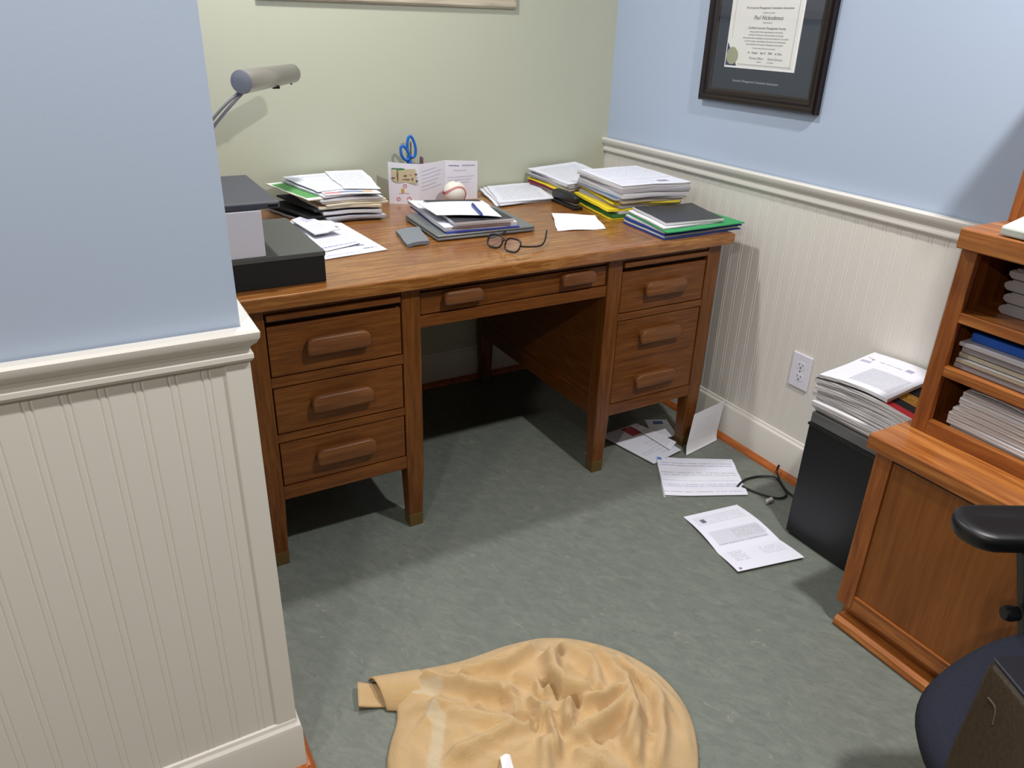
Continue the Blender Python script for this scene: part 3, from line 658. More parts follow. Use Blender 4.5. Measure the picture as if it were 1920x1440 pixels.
# ------------------------------------------------------------------ right rear stack (white sheets over coloured folders)
G5 = 'folders and papers in the stack in the back corner'
AQ = [(-.372, -.026), (-.150, -.022), (-.140, -.290), (-.372, -.300)]
col = lambda nm, rgb: page(nm, rgb)
m_yel = col('yellow_card', (238, 214, 52)); m_mar = col('maroon_card', (128, 36, 62)); m_grn = col('green_card', (62, 122, 62)); m_gr2 = col('bright_green_card', (66, 160, 100))
m_navy = col('navy_card', (40, 70, 138)); m_blu = col('steel_blue_card', (86, 118, 146)); m_tan = col('tan_card', (206, 184, 150))
z = T + .0005
for i, (th, mt, dg, sx, dx, dy, nm, lb) in enumerate([
    (.012, (m_tan, M_edgec), 2, .98, .004, .0, 'folder', 'tan folder at the bottom of the back corner stack'),
    (.008, (M_paper, M_edge), -2, .97, .004, 0, 'paper', 'white pages between tan and maroon folders, corner stack'),
    (.010, (m_mar, m_mar), 1, .99, .0, .0, 'folder', 'maroon folder in the back corner stack'),
    (.006, (m_yel, m_yel), -2, 1.0, -.004, .002, 'folder', 'yellow folder just above the maroon one, corner stack'),
    (.010, (M_paper, M_edge), 0, .98, .004, .0, 'paper', 'white wad of pages above the yellow folder, corner stack'),
    (.005, (m_lav, M_edgeg), 3, .99, -.004, .0, 'paper', 'thin grey wad below the top sheets, corner stack'),
    (.008, (M_paper, M_edge), -3, 1.0, .002, -.004, 'paper', 'fanned white pages second from top, corner stack'),
    (.003, (m_form2, M_edge), 1, .97, -.006, .0, 'paper', 'topmost printed sheet of the back corner stack')]):
    q = [(x, min(y, -.008)) for x, y in rotq(AQ, dg, sx, .98, dx, dy)]; k = .0035 * i
    sheet(nm, q, z, th - .0006, mt, lb, nm, G5, (14, 14), seed=4, wave=.0010, wfun=lambda x, y, k=k: k * max(0, (y + .31) / .29) * (.5 + .5 * max(0, (x + .39) / .24)), edge_wobble=.0015)
    z += th + .0002

# ------------------------------------------------------------------ tall right stack
G6 = 'folders and papers in the tall stack by the right wall'
BQ = [(-.345, -.312), (-.092, -.312), (-.112, -.640), (-.375, -.610)]
m_top = page('printed_invoice', (234, 235, 246), [(.62, .12, .78, .20, 0, (110, 112, 150), .8), (.05, .06, .62, .3, 4, GREY, .25), (.04, .32, .96, .335, 0, (120, 124, 160), .6), (.08, .4, .92, .92, 14, GREY, .25)])
z = T + .0005
for i, (th, mt, dg, sx, sy, dx, dy, nm, lb) in enumerate([
    (.006, (m_yel, m_yel), -3, .94, .88, -.012, .012, 'folder', 'yellow folder at the bottom of the tall right stack'),
    (.011, (m_grn, m_grn), -2, .96, .89, -.006, .012, 'folder', 'dark green folder near the bottom of the tall right stack'),
    (.010, (M_paper, M_edge), 1, .93, .87, .006, .012, 'paper', 'white pages above the dark green folder, tall right stack'),
    (.009, (m_yel, m_yel), -4, 1.0, .91, -.014, .012, 'folder', 'wide yellow folder in the middle of the tall right stack'),
    (.012, (m_lav, M_edgeg), 2, .92, .88, .002, .012, 'paper', 'grey wad of pages on the wide yellow folder'),
    (.006, (m_yel, m_yel), -6, .92, .92, .0, .010, 'folder', 'slanting yellow folder above the grey wad, tall stack'),
    (.010, (M_paper, M_edgec), 0, .94, .95, .008, .006, 'paper', 'creamy wad of pages above the slanting yellow folder'),
    (.007, (m_blu, M_edgeg), -3, .97, .96, -.006, .006, 'folder', 'steel blue folder in the upper tall right stack'),
    (.016, (M_paper, M_edge), 1, .97, .98, .002, .0, 'paper', 'thick greyish wad of pages above the blue folder'),
    (.012, (m_lav, M_edgeg), -1, .98, .98, .004, -.002, 'paper', 'thick grey wad third from top, tall right stack'),
    (.010, (M_paper, M_edge), 1, .99, .98, .0, .002, 'paper', 'curling white wad second from top, tall right stack'),
    (.004, (m_top, M_edge), 0, 1.0, .98, .004, .0, 'paper', 'topmost printed invoice on the tall right stack')]):
    q = rotq(BQ, dg, sx, sy, dx, dy)
    sheet(nm, q, z, th - .0006, mt, lb, nm, G6, (14, 14), seed=8, wave=.0012, edge_wobble=.0015)
    z += th + .0002

# ------------------------------------------------------------------ front right stack
G7 = 'folders and books at the right front corner of the desk'
z = T + .0005
for i, (q, zc, th, mt, nm, lb) in enumerate([
    ([(-.368, -.622), (-.075, -.622), (-.066, -.842), (-.384, -.850)], 0, .004, (m_navy, m_navy), 'folder', 'lowest navy folder at the desk front corner'),
    ([(-.366, -.622), (-.082, -.622), (-.074, -.836), (-.380, -.846)], 0, .006, (M_paper, M_edge), 'paper', 'white pages between the two navy folders'),
    ([(-.366, -.622), (-.070, -.622), (-.060, -.838), (-.382, -.848)], 0, .005, (m_navy, m_navy), 'folder', 'upper navy folder below the green folder'),
    ([(-.360, -.622), (-.076, -.622), (-.074, -.834), (-.378, -.842)], 0, .006, (M_paper, M_edge), 'paper', 'white pages between navy and green folders'),
    ([(-.352, -.622), (-.066, -.622), (-.070, -.858), (-.386, -.862)], 0, .004, (m_gr2, m_gr2), 'folder', 'bright green folder below the black notebook'),
    ([(-.352, -.622), (-.090, -.622), (-.140, -.832), (-.378, -.836)], 0, .005, (M_paper, M_edge), 'paper', 'white pages lying on the bright green folder'),
    ([(-.334, -.622), (-.082, -.622), (-.142, -.838), (-.358, -.822)], 0, .009, (flat('dark_slate_cover', (58, 60, 66), .45), M_edge), 'notebook', 'black-covered notebook on top of the green folder')]):
    sheet(nm, q, z, th - .0006, mt, lb, nm, G7, (14, 12), seed=5, wave=.0006, wfun=lambda x, y, i=i: .0018 * i * max(0, min(1, (-.20 - x) / .18)) * max(0, (y + .84) / .24), edge_wobble=.001)
    z += th + .0002 + (.0004 if i else 0)

# stapler, open, leaning beside the stacks
sp_ = empty('stapler', (-.398, -.33, T), 'black office stapler beside the tall right stack', 'stapler', math.radians(-4))
bm = bmesh.new(); prism(bm, [(-.017, -.090), (.017, -.090), (.018, .070), (.012, .085), (-.012, .085), (-.018, .070)], .001, .012, 'xy'); link('base_plate', bm, M_black, sp_, bevel=.003)
bm = bmesh.new(); prism(bm, [(-.080, .020), (.085, .012), (.088, .038), (.060, .048), (-.040, .050), (-.078, .044)], -.012, .012, 'yz'); link('arm', bm, M_black, sp_, bevel=.006, smooth=40)
bm = bmesh.new(); box(bm, -.007, .007, -.074, .05, .0135, .022); tag(link('magazine', bm, M_steel, sp_, bevel=.001), 'steel staple magazine')

# ------------------------------------------------------------------ frames on the walls, outlet
def frame(root, w_, h_, prof_w, depth, m):
    """mitred moulding in local x (width), z (height); sits at y<0 in front of the wall"""
    cs = [(0, 0), (depth * .75, 0), (depth, prof_w * .14), (depth * .94, prof_w * .34), (depth * .70, prof_w * .5), (depth * .74, prof_w * .62), (depth * .55, prof_w * .86), (depth * .45, prof_w), (0, prof_w)]
    bm = bmesh.new(); rings = []
    for cx, cz in ((-1, -1), (1, -1), (1, 1), (-1, 1)):
        rings.append([bm.verts.new((cx * (w_ / 2 - i), -d, cz * (h_ / 2 - i))) for d, i in cs])
    for a, b in zip(rings, rings[1:] + rings[:1]):
        for i in range(len(cs)): bm.faces.new((a[i], a[(i + 1) % len(cs)], b[(i + 1) % len(cs)], b[i]))
    return link('frame_moulding', bm, m, root, smooth=35)
M_mah = wood('dark_mahogany', (10, 5, 5), (21, 9, 9), (32, 14, 13), 'x', .3, coat=.1)
FW, FH = .486, .60
dip_ = empty('framed_certificate', (.005, -.760, 1.127 + FH / 2), 'certificate in a dark mahogany frame on the blue wall', 'picture', math.radians(-90))
frame(dip_, FW, FH, .042, .027, M_mah)
M_mat = page('slate_mat_board', (52, 60, 74)); boxo('mat_board', (-FW / 2 + .03, FW / 2 - .03, -.010, -.004, -FH / 2 + .03, FH / 2 - .03), M_mat, dip_, 0)
M_cert = page('certificate_paper', (226, 226, 222)); M_certw = page('certificate_bevel', (236, 236, 236))
cxl, cxr, cz0, cz1 = -.152, .135, -.194, .194
boxo('mat_bevel', (cxl, cxr, -.0112, -.0095, cz0, cz1), M_certw, dip_, 0)
bm = bmesh.new(); prism(bm, [(cxl + .004, cz0 + .075), (cxl + .055, cz0 + .008), (cxr - .008, cz0 + .008), (cxr - .008, cz1 - .19), (cxr - .05, cz1 - .105), (cxl + .004, cz1 - .105)], -.0120, -.0110, 'xz')
for f in bm.faces: f.material_index = 0
cert = link('certificate', bm, M_cert, dip_)
bm = bmesh.new(); prism(bm, [(cxl + .004, cz0 + .072), (cxl + .052, cz0 + .006), (cxl + .004, cz0 + .006)], -.0119, -.0110, 'xz'); prism(bm, [(cxr - .006, cz1 - .185), (cxr - .05, cz1 - .10), (cxr - .05, cz1 - .006), (cxr - .006, cz1 - .006)], -.0119, -.0110, 'xz')
prism(bm, [(cxl + .004, cz1 - .10), (cxr - .05, cz1 - .10), (cxr - .05, cz1 - .006), (cxl + .004, cz1 - .006)], -.0119, -.0110, 'xz')
tag(link('corner_band', bm, flat('navy_print', (40, 58, 96), .6), cert), 'navy printed corner bands')
bm = bmesh.new(); lathe(bm, [(.024, 0), (.0255, .0006), (.0245, .0014)], (cxl + .030, -.0118, cz0 + .034), 28, (0, -1, 0)); tag(link('seal', bm, flat('pale_gold_foil', (172, 174, 150), .4, .5, .4), cert), 'round pale gold seal')
bm = bmesh.new(); box(bm, cxl + .058, cxr - .018, -.0123, -.0119, cz0 + .0105, cz0 + .0130); box(bm, cxr - .020, cxr - .018, -.0123, -.0119, cz0 + .011, cz1 - .19); box(bm, cxl + .018, cxl + .0195, -.0123, -.0119, cz0 + .085, cz1 - .105)
tag(link('border_line', bm, flat('grey_rule', (178, 178, 178), .7), cert), 'thin grey border')
M_ink2 = flat('grey_print', (120, 118, 128), .7)
FR = Matrix(((1, 0, 0, 0), (0, 0, -1, -.0121), (0, 1, 0, 0), (0, 0, 0, 1)))
def cert_text(s, x, z, size, m=M_ink2, sh=0): return text('printed_line', s, size, m, cert, Matrix.Translation((x, 0, z)) @ FR, sh)
xm = .004
cert_text('The Insurance Management Consultants Association', xm, cz0 + .167, .0088, M_ink)
cert_text('is pleased to present', xm, cz0 + .155, .0056)
cert_text('Paul Nickodemus', xm, cz0 + .138, .0165, M_ink, .35)
cert_text('with the title of', xm, cz0 + .128, .0056)
cert_text('Certified Insurance Management Faculty', xm, cz0 + .112, .0092, M_ink)
for i, s in enumerate(['having satisfied all the requirements as set forth by', 'the Board of Directors of the association, and having', 'demonstrated the knowledge and experience needed for it, is entitled', 'to all of the rights and privileges of the title, and is hereby given', 'this certificate by the Insurance Management Association']):
    cert_text(s, xm, cz0 + .1025 - i * .0087, .0064)
cert_text('in witness whereof we have set our hands', xm, cz0 + .0575, .0054)
cert_text('on   August    day of    2004    at Ohio', xm + .006, cz0 + .044, .0088, M_ink)
cert_text('Thomas Milton      David Gorman', xm + .012, cz0 + .028, .0098, M_ink2, .4)
cert_text('President                  Vice President', xm + .014, cz0 + .020, .0046)
text('mat_lettering', 'Insurance Management Consultants Association', .0098, flat('silver_print', (160, 164, 170), .6), dip_, Matrix.Translation((-.012, .0019, cz0 - .040)) @ FR)
M_glass = clear_glass('picture_glass', .035)
boxo('glass', (-FW / 2 + .036, FW / 2 - .036, -.0150, -.0140, -FH / 2 + .036, FH / 2 - .036), M_glass, dip_, 0)

pf = empty('framed_picture', (-.879, 0, 1.383 + .30), 'pale wooden picture frame high on the green wall', 'picture')
frame(pf, .888, .60, .040, .014, wood('pale_wood_frame', (150, 140, 120), (184, 172, 150), (204, 194, 172), 'x', .45))
boxo('picture', (-.41, .41, -.006, -.002, -.266, .266), page('plain_mount', (214, 208, 194)), pf, 0)

ol = empty('wall_outlet', (0, -1.1275, .372), 'white double power outlet on the panelled right wall', 'outlet', math.radians(-90))
M_pl = flat('white_plastic', (228, 226, 236), .35)
boxo('cover_plate', (-.0375, .0375, -.006, -.0005, -.0575, .0575), M_pl, ol, .003)
for s in (-1, 1):
    bm = bmesh.new(); pts_ = []
    for i in range(24):
        t = 2 * math.pi * i / 24; pts_.append((max(-.0165, min(.0165, .0185 * math.cos(t))), .0135 * math.sin(t) + s * .0195))
    prism(bm, pts_, -.0068, -.005, 'xz'); rc = link('socket', bm, M_pl, ol)
    bm = bmesh.new(); box(bm, -.0075, -.0055, -.0071, -.0066, s * .0195 - .001, s * .0195 + .007); box(bm, .0055, .0075, -.0071, -.0066, s * .0195 - .001, s * .0195 + .0065)
    box(bm, -.0025, .0025, -.0071, -.0066, s * .0195 - .0095, s * .0195 - .005); link('slots', bm, flat('slot_shadow', (50, 48, 56), .7), rc)
bm = bmesh.new(); lathe(bm, [(.003, 0), (.0026, .001)], (0, -.006, 0), 12, (0, -1, 0)); link('screw', bm, M_steel, ol)

# ------------------------------------------------------------------ papers on the floor
m_f1 = page('printed_statement_page', (230, 231, 244), [(.08, .76, .92, .93, 5, GREY, .30), (.16, .80, .24, .87, 0, (70, 66, 100), .85), (.10, .42, .92, .64, 0, (206, 206, 218), .8), (.45, .48, .95, .62, 8, GREY, .35), (.12, .42, .9, .45, 1, GREY, .4), (.12, .14, .34, .32, 7, GREY, .4), (.58, .16, .94, .30, 5, GREY, .3), (.05, .02, .09, .05, 0, (90, 92, 110), .8)])
def creases(u, v): return .010 * abs(math.sin(math.pi * v * 1.5)) * .8 + .004 * u * (1 - v)
sheet('paper', [(-.473, -1.182), (-.283, -1.213), (-.305, -1.497), (-.518, -1.456)], .0006, .0012, (m_f1, M_edge), 'creased printed page on the floor nearest the black box unit', 'paper', n=(8, 24), fun=creases)
m_f2 = page('printed_table_page', (228, 229, 242), [(.02, .74, .96, .86, 2, (120, 124, 168), .55), (.02, .56, .96, .60, 1, GREY, .6), (.02, .48, .96, .54, 1, GREY, .35), (.02, .36, .96, .39, 1, (150, 130, 150), .4), (.02, .20, .96, .30, 2, (120, 124, 168), .5), (.0, .06, .98, .10, 1, GREY, .45), (.01, .90, .07, .99, 0, (44, 128, 206), .9)])
sheet('paper', [(-.328, -.872), (-.098, -1.000), (-.209, -1.187), (-.455, -1.072)], .0030, .0016, (m_f2, M_edge), 'table-printed page with a blue mark on the floor', 'paper', n=(12, 12), fun=lambda u, v: .006 * max(0, .3 - u) * 3 + .003 * math.sin(9 * v) ** 2)
sheet('paper', [(-.330, -.874), (-.262, -.905), (-.392, -1.098), (-.456, -1.070)], .0008, .0012, (M_paper, M_edge), 'white sheet half hidden under the table-printed page', 'paper')
m_f3 = page('red_stamped_envelope', (218, 220, 232), [(.52, .72, .80, .98, 0, (170, 40, 44), .92), (.10, .2, .5, .3, 2, GREY, .3), (.5, .1, .95, .5, 5, GREY, .2)])
sheet('envelope', [(-.412, -.662), (-.240, -.655), (-.222, -.880), (-.362, -.905)], .0058, .0022, (m_f3, M_edge), 'white envelope with a dark red patch under the desk', 'envelope', fun=lambda u, v: .004 * u)
m_f4 = page('blue_stamped_envelope', (212, 214, 224), [(.30, .74, .74, .92, 0, (50, 80, 140), .9), (.2, .2, .8, .5, 4, GREY, .25)])
sheet('envelope', [(-.205, -.655), (-.130, -.690), (-.166, -.793), (-.262, -.785)], .0108, .0016, (m_f4, M_edge), 'small envelope with a navy patch behind the desk leg', 'envelope', fun=lambda u, v: .006 * (1 - v))
sheet('paper', [(-.275, -.690), (-.240, -.680), (-.206, -.835), (-.262, -.868)], .0150, .0012, (m_form2, M_edge), 'narrow printed sheet between the two envelopes under the desk', 'paper')
# the page bent upwards against the leg and wall
cp = bmesh.new(); uvl = cp.loops.layers.uv.new('UVMap'); n = 16; rows = []
A0, A1 = Vector((-.218, -.905, .0012)), Vector((-.046, -.872, .0012)); nb_ = Vector((.10, .98, 0)).normalized()
for j in range(n + 1):
    s = j / n * .165; k = min(s, .06)
    off = .028 * math.sin(min(1, s / .05) * 1.4) ; ht = 0 if s <= 0 else (s - off * .55) * (1 if s > .02 else .4)
    rows.append([(A0.lerp(A1, i / 6) + nb_ * off * .45 + Vector((.02 * (s / .165), 0, max(.0012, ht)))) for i in range(7)])
F = [[cp.verts.new(p) for p in r] for r in rows]; Bk = [[cp.verts.new(p + nb_ * .0009) for p in r] for r in rows]
for j in range(n):
    for i in range(6):
        f = cp.faces.new((F[j][i], F[j][i + 1], F[j + 1][i + 1], F[j + 1][i])); 
        for l, q in zip(f.loops, ((i / 6, j / n), ((i + 1) / 6, j / n), ((i + 1) / 6, (j + 1) / n), (i / 6, (j + 1) / n))): l[uvl].uv = q
        cp.faces.new((Bk[j][i], Bk[j + 1][i], Bk[j + 1][i + 1], Bk[j][i + 1]))
for i in range(6): cp.faces.new((F[0][i], F[0][i + 1], Bk[0][i + 1], Bk[0][i])); cp.faces.new((F[n][i], F[n][i + 1], Bk[n][i + 1], Bk[n][i]))
for j in range(n): cp.faces.new((F[j][0], F[j + 1][0], Bk[j + 1][0], Bk[j][0])); cp.faces.new((F[j][6], F[j + 1][6], Bk[j + 1][6], Bk[j][6]))
tag(link('paper', cp, page('faint_printed_page', (222, 222, 226), [(.15, .45, .85, .8, 6, GREY, .15)]), smooth=60), 'page bent upright against the right front desk leg', 'paper')

# power cord on the floor
cd = empty('power_cord', (-.12, -1.18, 0), 'black power cord looped on the floor behind the black box unit', 'cord')
CP = [(-.210, -1.140, .008), (-.178, -1.126, .007), (-.146, -1.118, .006), (-.098, -1.126, .007), (-.062, -1.158, .012), (-.070, -1.195, .008), (-.100, -1.245, .007), (-.137, -1.248, .006), (-.165, -1.215, .006), (-.188, -1.165, .007), (-.196, -1.146, .012)]
bm = bmesh.new(); tube(bm, smoothpath([(x + .12, y + 1.18, z) for x, y, z in CP], 6), .0036, 8); link('cable', bm, M_black, cd, smooth=60)
bm = bmesh.new(); tube(bm, smoothpath([(x + .12, y + 1.18, z) for x, y, z in [(-.036, -1.146, .045), (-.048, -1.155, .02), (-.085, -1.225, .012), (-.092, -1.285, .010), (-.075, -1.330, .012)]], 6), .0036, 8); link('cable', bm, M_black, cd, smooth=60)
bm = bmesh.new(); prism(bm, [(-.078, -.073), (-.068, -.060), (-.040, -.058), (-.045, -.072)], .003, .014, 'xy'); tag(link('plug_tag', bm, flat('grey_tag', (188, 188, 180), .5), cd, bevel=.002), 'pale grey tag')

# ------------------------------------------------------------------ black box unit with grey top, newspapers on it
bn = empty('box_unit', (-.136, -1.528, 0), 'black box-shaped unit with a grey top edge beside the cabinet', 'box')
boxo('unit_body', (-.114, .108, -.155, .150, .008, .372), M_black, bn, .003)
boxo('top_rim', (-.117, .110, -.157, .153, .364, .372), M_black, bn, .002)
boxo('top_cap', (-.113, .107, -.154, .150, .372, .405), flat('satin_grey_top', (112, 112, 114), .4, .5, .25), bn, .004)
boxo('plinth', (-.105, .100, -.148, .142, 0, .01), M_blackmatte, bn, 0)
NQ1 = [(-.016, -1.372), (-.016, -1.655), (-.236, -1.660), (-.246, -1.374)]  # quad order: wall side far, wall side near, room side near, room side far
G8 = 'newspapers piled on the black box unit'
m_news = page('newsprint_front', (230, 230, 240), [(.04, .66, .20, .72, 0, (150, 150, 180), .7), (.05, .78, .12, .84, 1, GREY, .5), (.28, .74, .62, .80, 1, (130, 130, 160), .6), (.66, .76, .76, .84, 0, (130, 128, 160), .7), (.14, .76, .18, .80, 0, (150, 90, 90), .8), (.34, .10, .92, .56, 0, (204, 205, 216), .9), (.34, .10, .92, .56, 26, GREY, .25)])
m_newsp = page('newsprint_page', (224, 222, 224), [(.05, .05, .95, .95, 30, GREY, .35)])
m_mag = page('newspaper_with_advert', (40, 38, 42), [(.70, .0, 1.0, .10, 0, (206, 52, 60), .95), (.50, .24, .98, .44, 0, (208, 148, 56), .95), (.52, .26, .96, .42, 5, (60, 44, 24), .8)])
th = [.010, .009, .012, .009, .013, .010, .012, .009, .011, .010]
names = ['lowest newspaper, directly on the grey top of the unit', 'newspaper just above the lowest one on the black unit', 'third newspaper up, its front edge sagging, on the black unit', 'fourth newspaper up in the pile on the black unit',
         'thick newspaper in the middle of the pile, black unit', 'newspaper above the thick middle one on the black unit', 'fourth newspaper from the top on the black unit', 'third newspaper from the top on the black unit',
         'newspaper with black, red and gold advert below the top one', 'topmost newspaper with grey picture, on the black unit']
z = .4058
def news_lift(x, y):
    a_ = max(0, min(1, (x + .250) / .24)); b_ = max(0, min(1, (-1.372 - y) / .288))
    return .0025 * (a_ * (.9 + .1 * b_) + (1 - a_) * .45 * b_) + .0020 * math.sin(math.pi * b_) * (1 - .6 * a_)
for i, t_ in enumerate(th):
    r = random.Random(40 + i); dg = r.uniform(-3, 3); k = .0025 * i
    top = i == 9
    q = rotq(NQ1, dg, 1, 1, r.uniform(-.010, .008) - .003, r.uniform(-.008, .008))
    q = [(min(x, -.010), max(min(y, -1.345), -1.676)) for x, y in q]
    if top: q = [(-.012, -1.362), (-.013, -1.560), (-.246, -1.580), (-.249, -1.376)]
    # u runs from the far end to the near end, v from the wall to the room
    sheet('newspaper', q, z, t_ - .0008, (m_news if top else m_mag if i == 8 else m_newsp, M_edgen), names[i], 'newspaper', G8, (18, 10), seed=6, edge_wobble=.0025, wave=.0012,
          wfun=lambda x, y, i=i: news_lift(x, y) * i)
    z += t_

# ------------------------------------------------------------------ base cabinet and hutch
CX = -.435; CY0, CY1 = -1.698, -2.75
cab = empty('base_cabinet', (0, CY0, 0), 'low orange-brown oak base cabinet against the right wall', 'cabinet')
def cb(name, x0, x1, y0, y1, z0, z1, m, parent, bevel=.002, oy=CY0, oz=0): return link(name, bx(x0, x1, y1 - oy, y0 - oy, z0 - oz, z1 - oz), m, parent, bevel=bevel)
cb('side_panel', CX + .02, -.02, CY0, CY0 - .018, .068, .503, M_cz, cab)
cb('top_slab', -.455, -.02, -1.682, CY1, .503, .540, M_cy, cab, .004)
cb('stile', CX, CX + .02, CY0, CY0 - .042, .068, .503, M_cz, cab, .002)
cb('bottom_rail', CX, CX + .02, CY0 - .042, CY1, .068, .108, M_cy, cab, .002)
cb('top_gap_shade', CX + .003, CX + .02, CY0 - .042, CY1, .488, .503, M_gapshade, cab, .0)  # dark strip painted as the shadow line of the gap under the slab
cb('panel', CX + .006, CX + .018, CY0 - .042, -2.42, .108, .488, M_cpanel, cab, .001)
cb('stile', CX, CX + .02, -2.42, -2.47, .068, .503, M_cz, cab, .002)
cb('panel', CX + .006, CX + .018, -2.47, CY1, .108, .488, M_cpanel, cab, .001)
cb('toe_kick', CX + .03, CX + .05, CY0 - .005, CY1, 0, .068, M_cy, cab, 0)
cb('back_panel', -.032, -.021, CY0 - .018, CY1, .068, .503, M_cy, cab, 0)
bm = bmesh.new(); extrude_profile(bm, [(0, 0), (.036, 0), (.040, .008), (.038, .022), (.030, .030), (0, .030)], (CX + .031, -.012, 0), (CX + .031, CY1 - CY0, 0), (-1, 0, 0)); link('shoe_moulding', bm, M_cy, cab, smooth=30)

HX = -.340; HY0 = -1.704
hut = empty('hutch', (0, HY0, .5402), 'oak hutch with open paper shelves standing on the base cabinet', 'shelf')
hb = lambda name, x0, x1, y0, y1, z0, z1, m, bevel=.0015: cb(name, x0, x1, y0, y1, z0, z1, m, hut, bevel, HY0, .5402)
hb('side_panel', HX + .018, -.03, HY0, HY0 - .020, .5402, .957, M_cz)
hb('stile', HX, HX + .018, HY0, HY0 - .034, .5402, .957, M_cz)
hb('bottom_rail', HX, HX + .018, HY0 - .034, CY1, .5402, .572, M_cy)
hb('bottom_shelf', HX + .018, -.03, HY0 - .020, CY1, .5402, .562, M_cy, 0)
hb('shelf', HX + .002, -.03, HY0 - .020, CY1, .680, .702, M_cy)
hb('shelf', HX + .002, -.03, HY0 - .020, CY1, .803, .825, M_cy)
hb('back_panel', -.03, -.022, HY0, CY1, .5402, .957, M_cz, 0)
hb('ledge', -.358, -.02, -1.700, CY1, .957, .999, M_cy, .003)
hb('upper_side', -.205, -.02, HY0 - .002, HY0 - .024, .999, 1.470, M_cz)
hb('upper_stile', -.206, -.188, HY0 - .002, HY0 - .040, .999, 1.470, M_cz)
hb('upper_rail', -.206, -.188, HY0 - .040, CY1, .999, 1.034, M_cy)
hb('upper_shelf', -.200, -.03, HY0 - .024, CY1, 1.225, 1.245, M_cy)
hb('upper_back', -.03, -.022, HY0 - .024, CY1, .999, 1.47, M_cz, 0)
hb('cornice', -.236, -.02, HY0 + .004, CY1, 1.470, 1.490, M_cy, .003)

# stacks in the hutch shelves
G9 = 'newspapers on the lowest hutch shelf'; z = .5630
lbs = ['lowest newspaper on the bottom hutch shelf', 'second newspaper up on the bottom hutch shelf', 'third newspaper up on the bottom hutch shelf', 'crumpled middle newspaper on the bottom hutch shelf', 'newspaper above the crumpled one, bottom hutch shelf', 'third newspaper from top on the bottom hutch shelf', 'second newspaper from top on the bottom hutch shelf']
for i, lb in enumerate(lbs):
    r = random.Random(70 + i); y0 = -1.752 - .003 * i - r.uniform(0, .014); x0 = -.315 if i == 0 else -.329 + r.uniform(0, .006)
    q = [(-.045, y0), (-.045, y0 - .34), (x0 + r.uniform(-.004, .004), y0 - .345), (x0, y0 - .004)]
    sheet('newspaper', q, z, .0122, (m_newsp, M_edgen), lb, 'newspaper', G9, (24, 10), seed=12, wave=.0008, edge_wobble=.005)
    z += .0136
q = [(-.060, -1.790), (-.050, -1.93), (-.322, -1.930), (-.310, -1.792)]
sheet('paper', q, z + .0030, .0022, (M_paper, M_edge), 'bright white sheet drooping over the shelf newspapers', 'paper', None, (14, 14), fun=lambda u, v: .005 * math.sin(3 * u))
G10 = 'papers and binder on the middle hutch shelf'; z = .7025
for i, (t_, mt, nm, x0, y0, lb) in enumerate([
    (.012, (m_lav, M_edgeg), 'paper', -.318, -1.742, 'lowest grey wad of pages on the middle hutch shelf'),
    (.009, (M_paper, M_edgec), 'paper', -.322, -1.745, 'cream-edged pages second on the middle hutch shelf'),
    (.010, (M_manila, M_edgec), 'folder', -.314, -1.744, 'manila folder on the middle hutch shelf'),
    (.012, (m_lav, M_edgeg), 'paper', -.316, -1.748, 'grey wad of pages above the shelf manila folder'),
    (.009, (page('clear_sleeve', (222, 224, 230)), M_edge), 'folder', -.322, -1.742, 'glossy clear sleeve below the blue binder'),
    (.018, (flat('bright_blue_cover', (20, 92, 196), .4), flat('bright_blue_edge', (22, 96, 204), .4)), 'binder', -.300, -1.752, 'bright blue binder on the middle hutch shelf')]):
    q = [(-.06, y0), (-.06, y0 - .30), (x0, y0 - .305), (x0, y0 - .002)]
    sheet(nm, q, z, t_ - .001, mt, lb, nm, G10, (14, 8), seed=30, wave=.0005, edge_wobble=.002); z += t_ + .0018
G11 = 'grey boxes stacked on the top hutch shelf'
M_gb = flat('grey_card_boxes', (172, 168, 168), .6)
for i, lb in enumerate(['lowest grey box of the stack on the top hutch shelf', 'second grey box up on the top hutch shelf', 'third grey box up on the top hutch shelf', 'uppermost grey box on the top hutch shelf']):
    yy = -1.775 + .0015 * i - (.004 if i % 2 else 0)
    b = empty('card_box', (-.17, yy - .13, .8255 + i * .0252), lb, 'box', group=G11)
    bm = bmesh.new(); prism(bm, [(.128, .0), (.136, .006), (.136, .0135), (.128, .0195), (-.13, .0195), (-.13, 0)], -.09, .09, 'yz'); link('box_body', bm, M_gb, b, bevel=.001)
    boxo('box_lid', (-.092, .092, -.13, .122, .0195, .0235), M_gb, b, .001)
dv_ = empty('desk_device', (-.285, -1.86, .999), 'small white device on the hutch ledge', 'device')
M_dev = flat('white_green_plastic', (214, 220, 210), .4)
bm = bmesh.new(); prism(bm, [(-.07, .002), (-.072, .020), (.030, .040), (.05, .036), (.05, .002)], -.10, .085, 'xz'); 
bmesh.ops.transform(bm, matrix=Matrix.Identity(4), verts=bm.verts); link('casing', bm, M_dev, dv_, bevel=.004)
bm = bmesh.new(); box(bm, -.0732, -.071, -.04, .03, .009, .011); box(bm, -.0732, -.071, -.05, .04, .0135, .0155); link('printed_marks', bm, flat('grey_green_print', (150, 160, 150), .6), dv_)

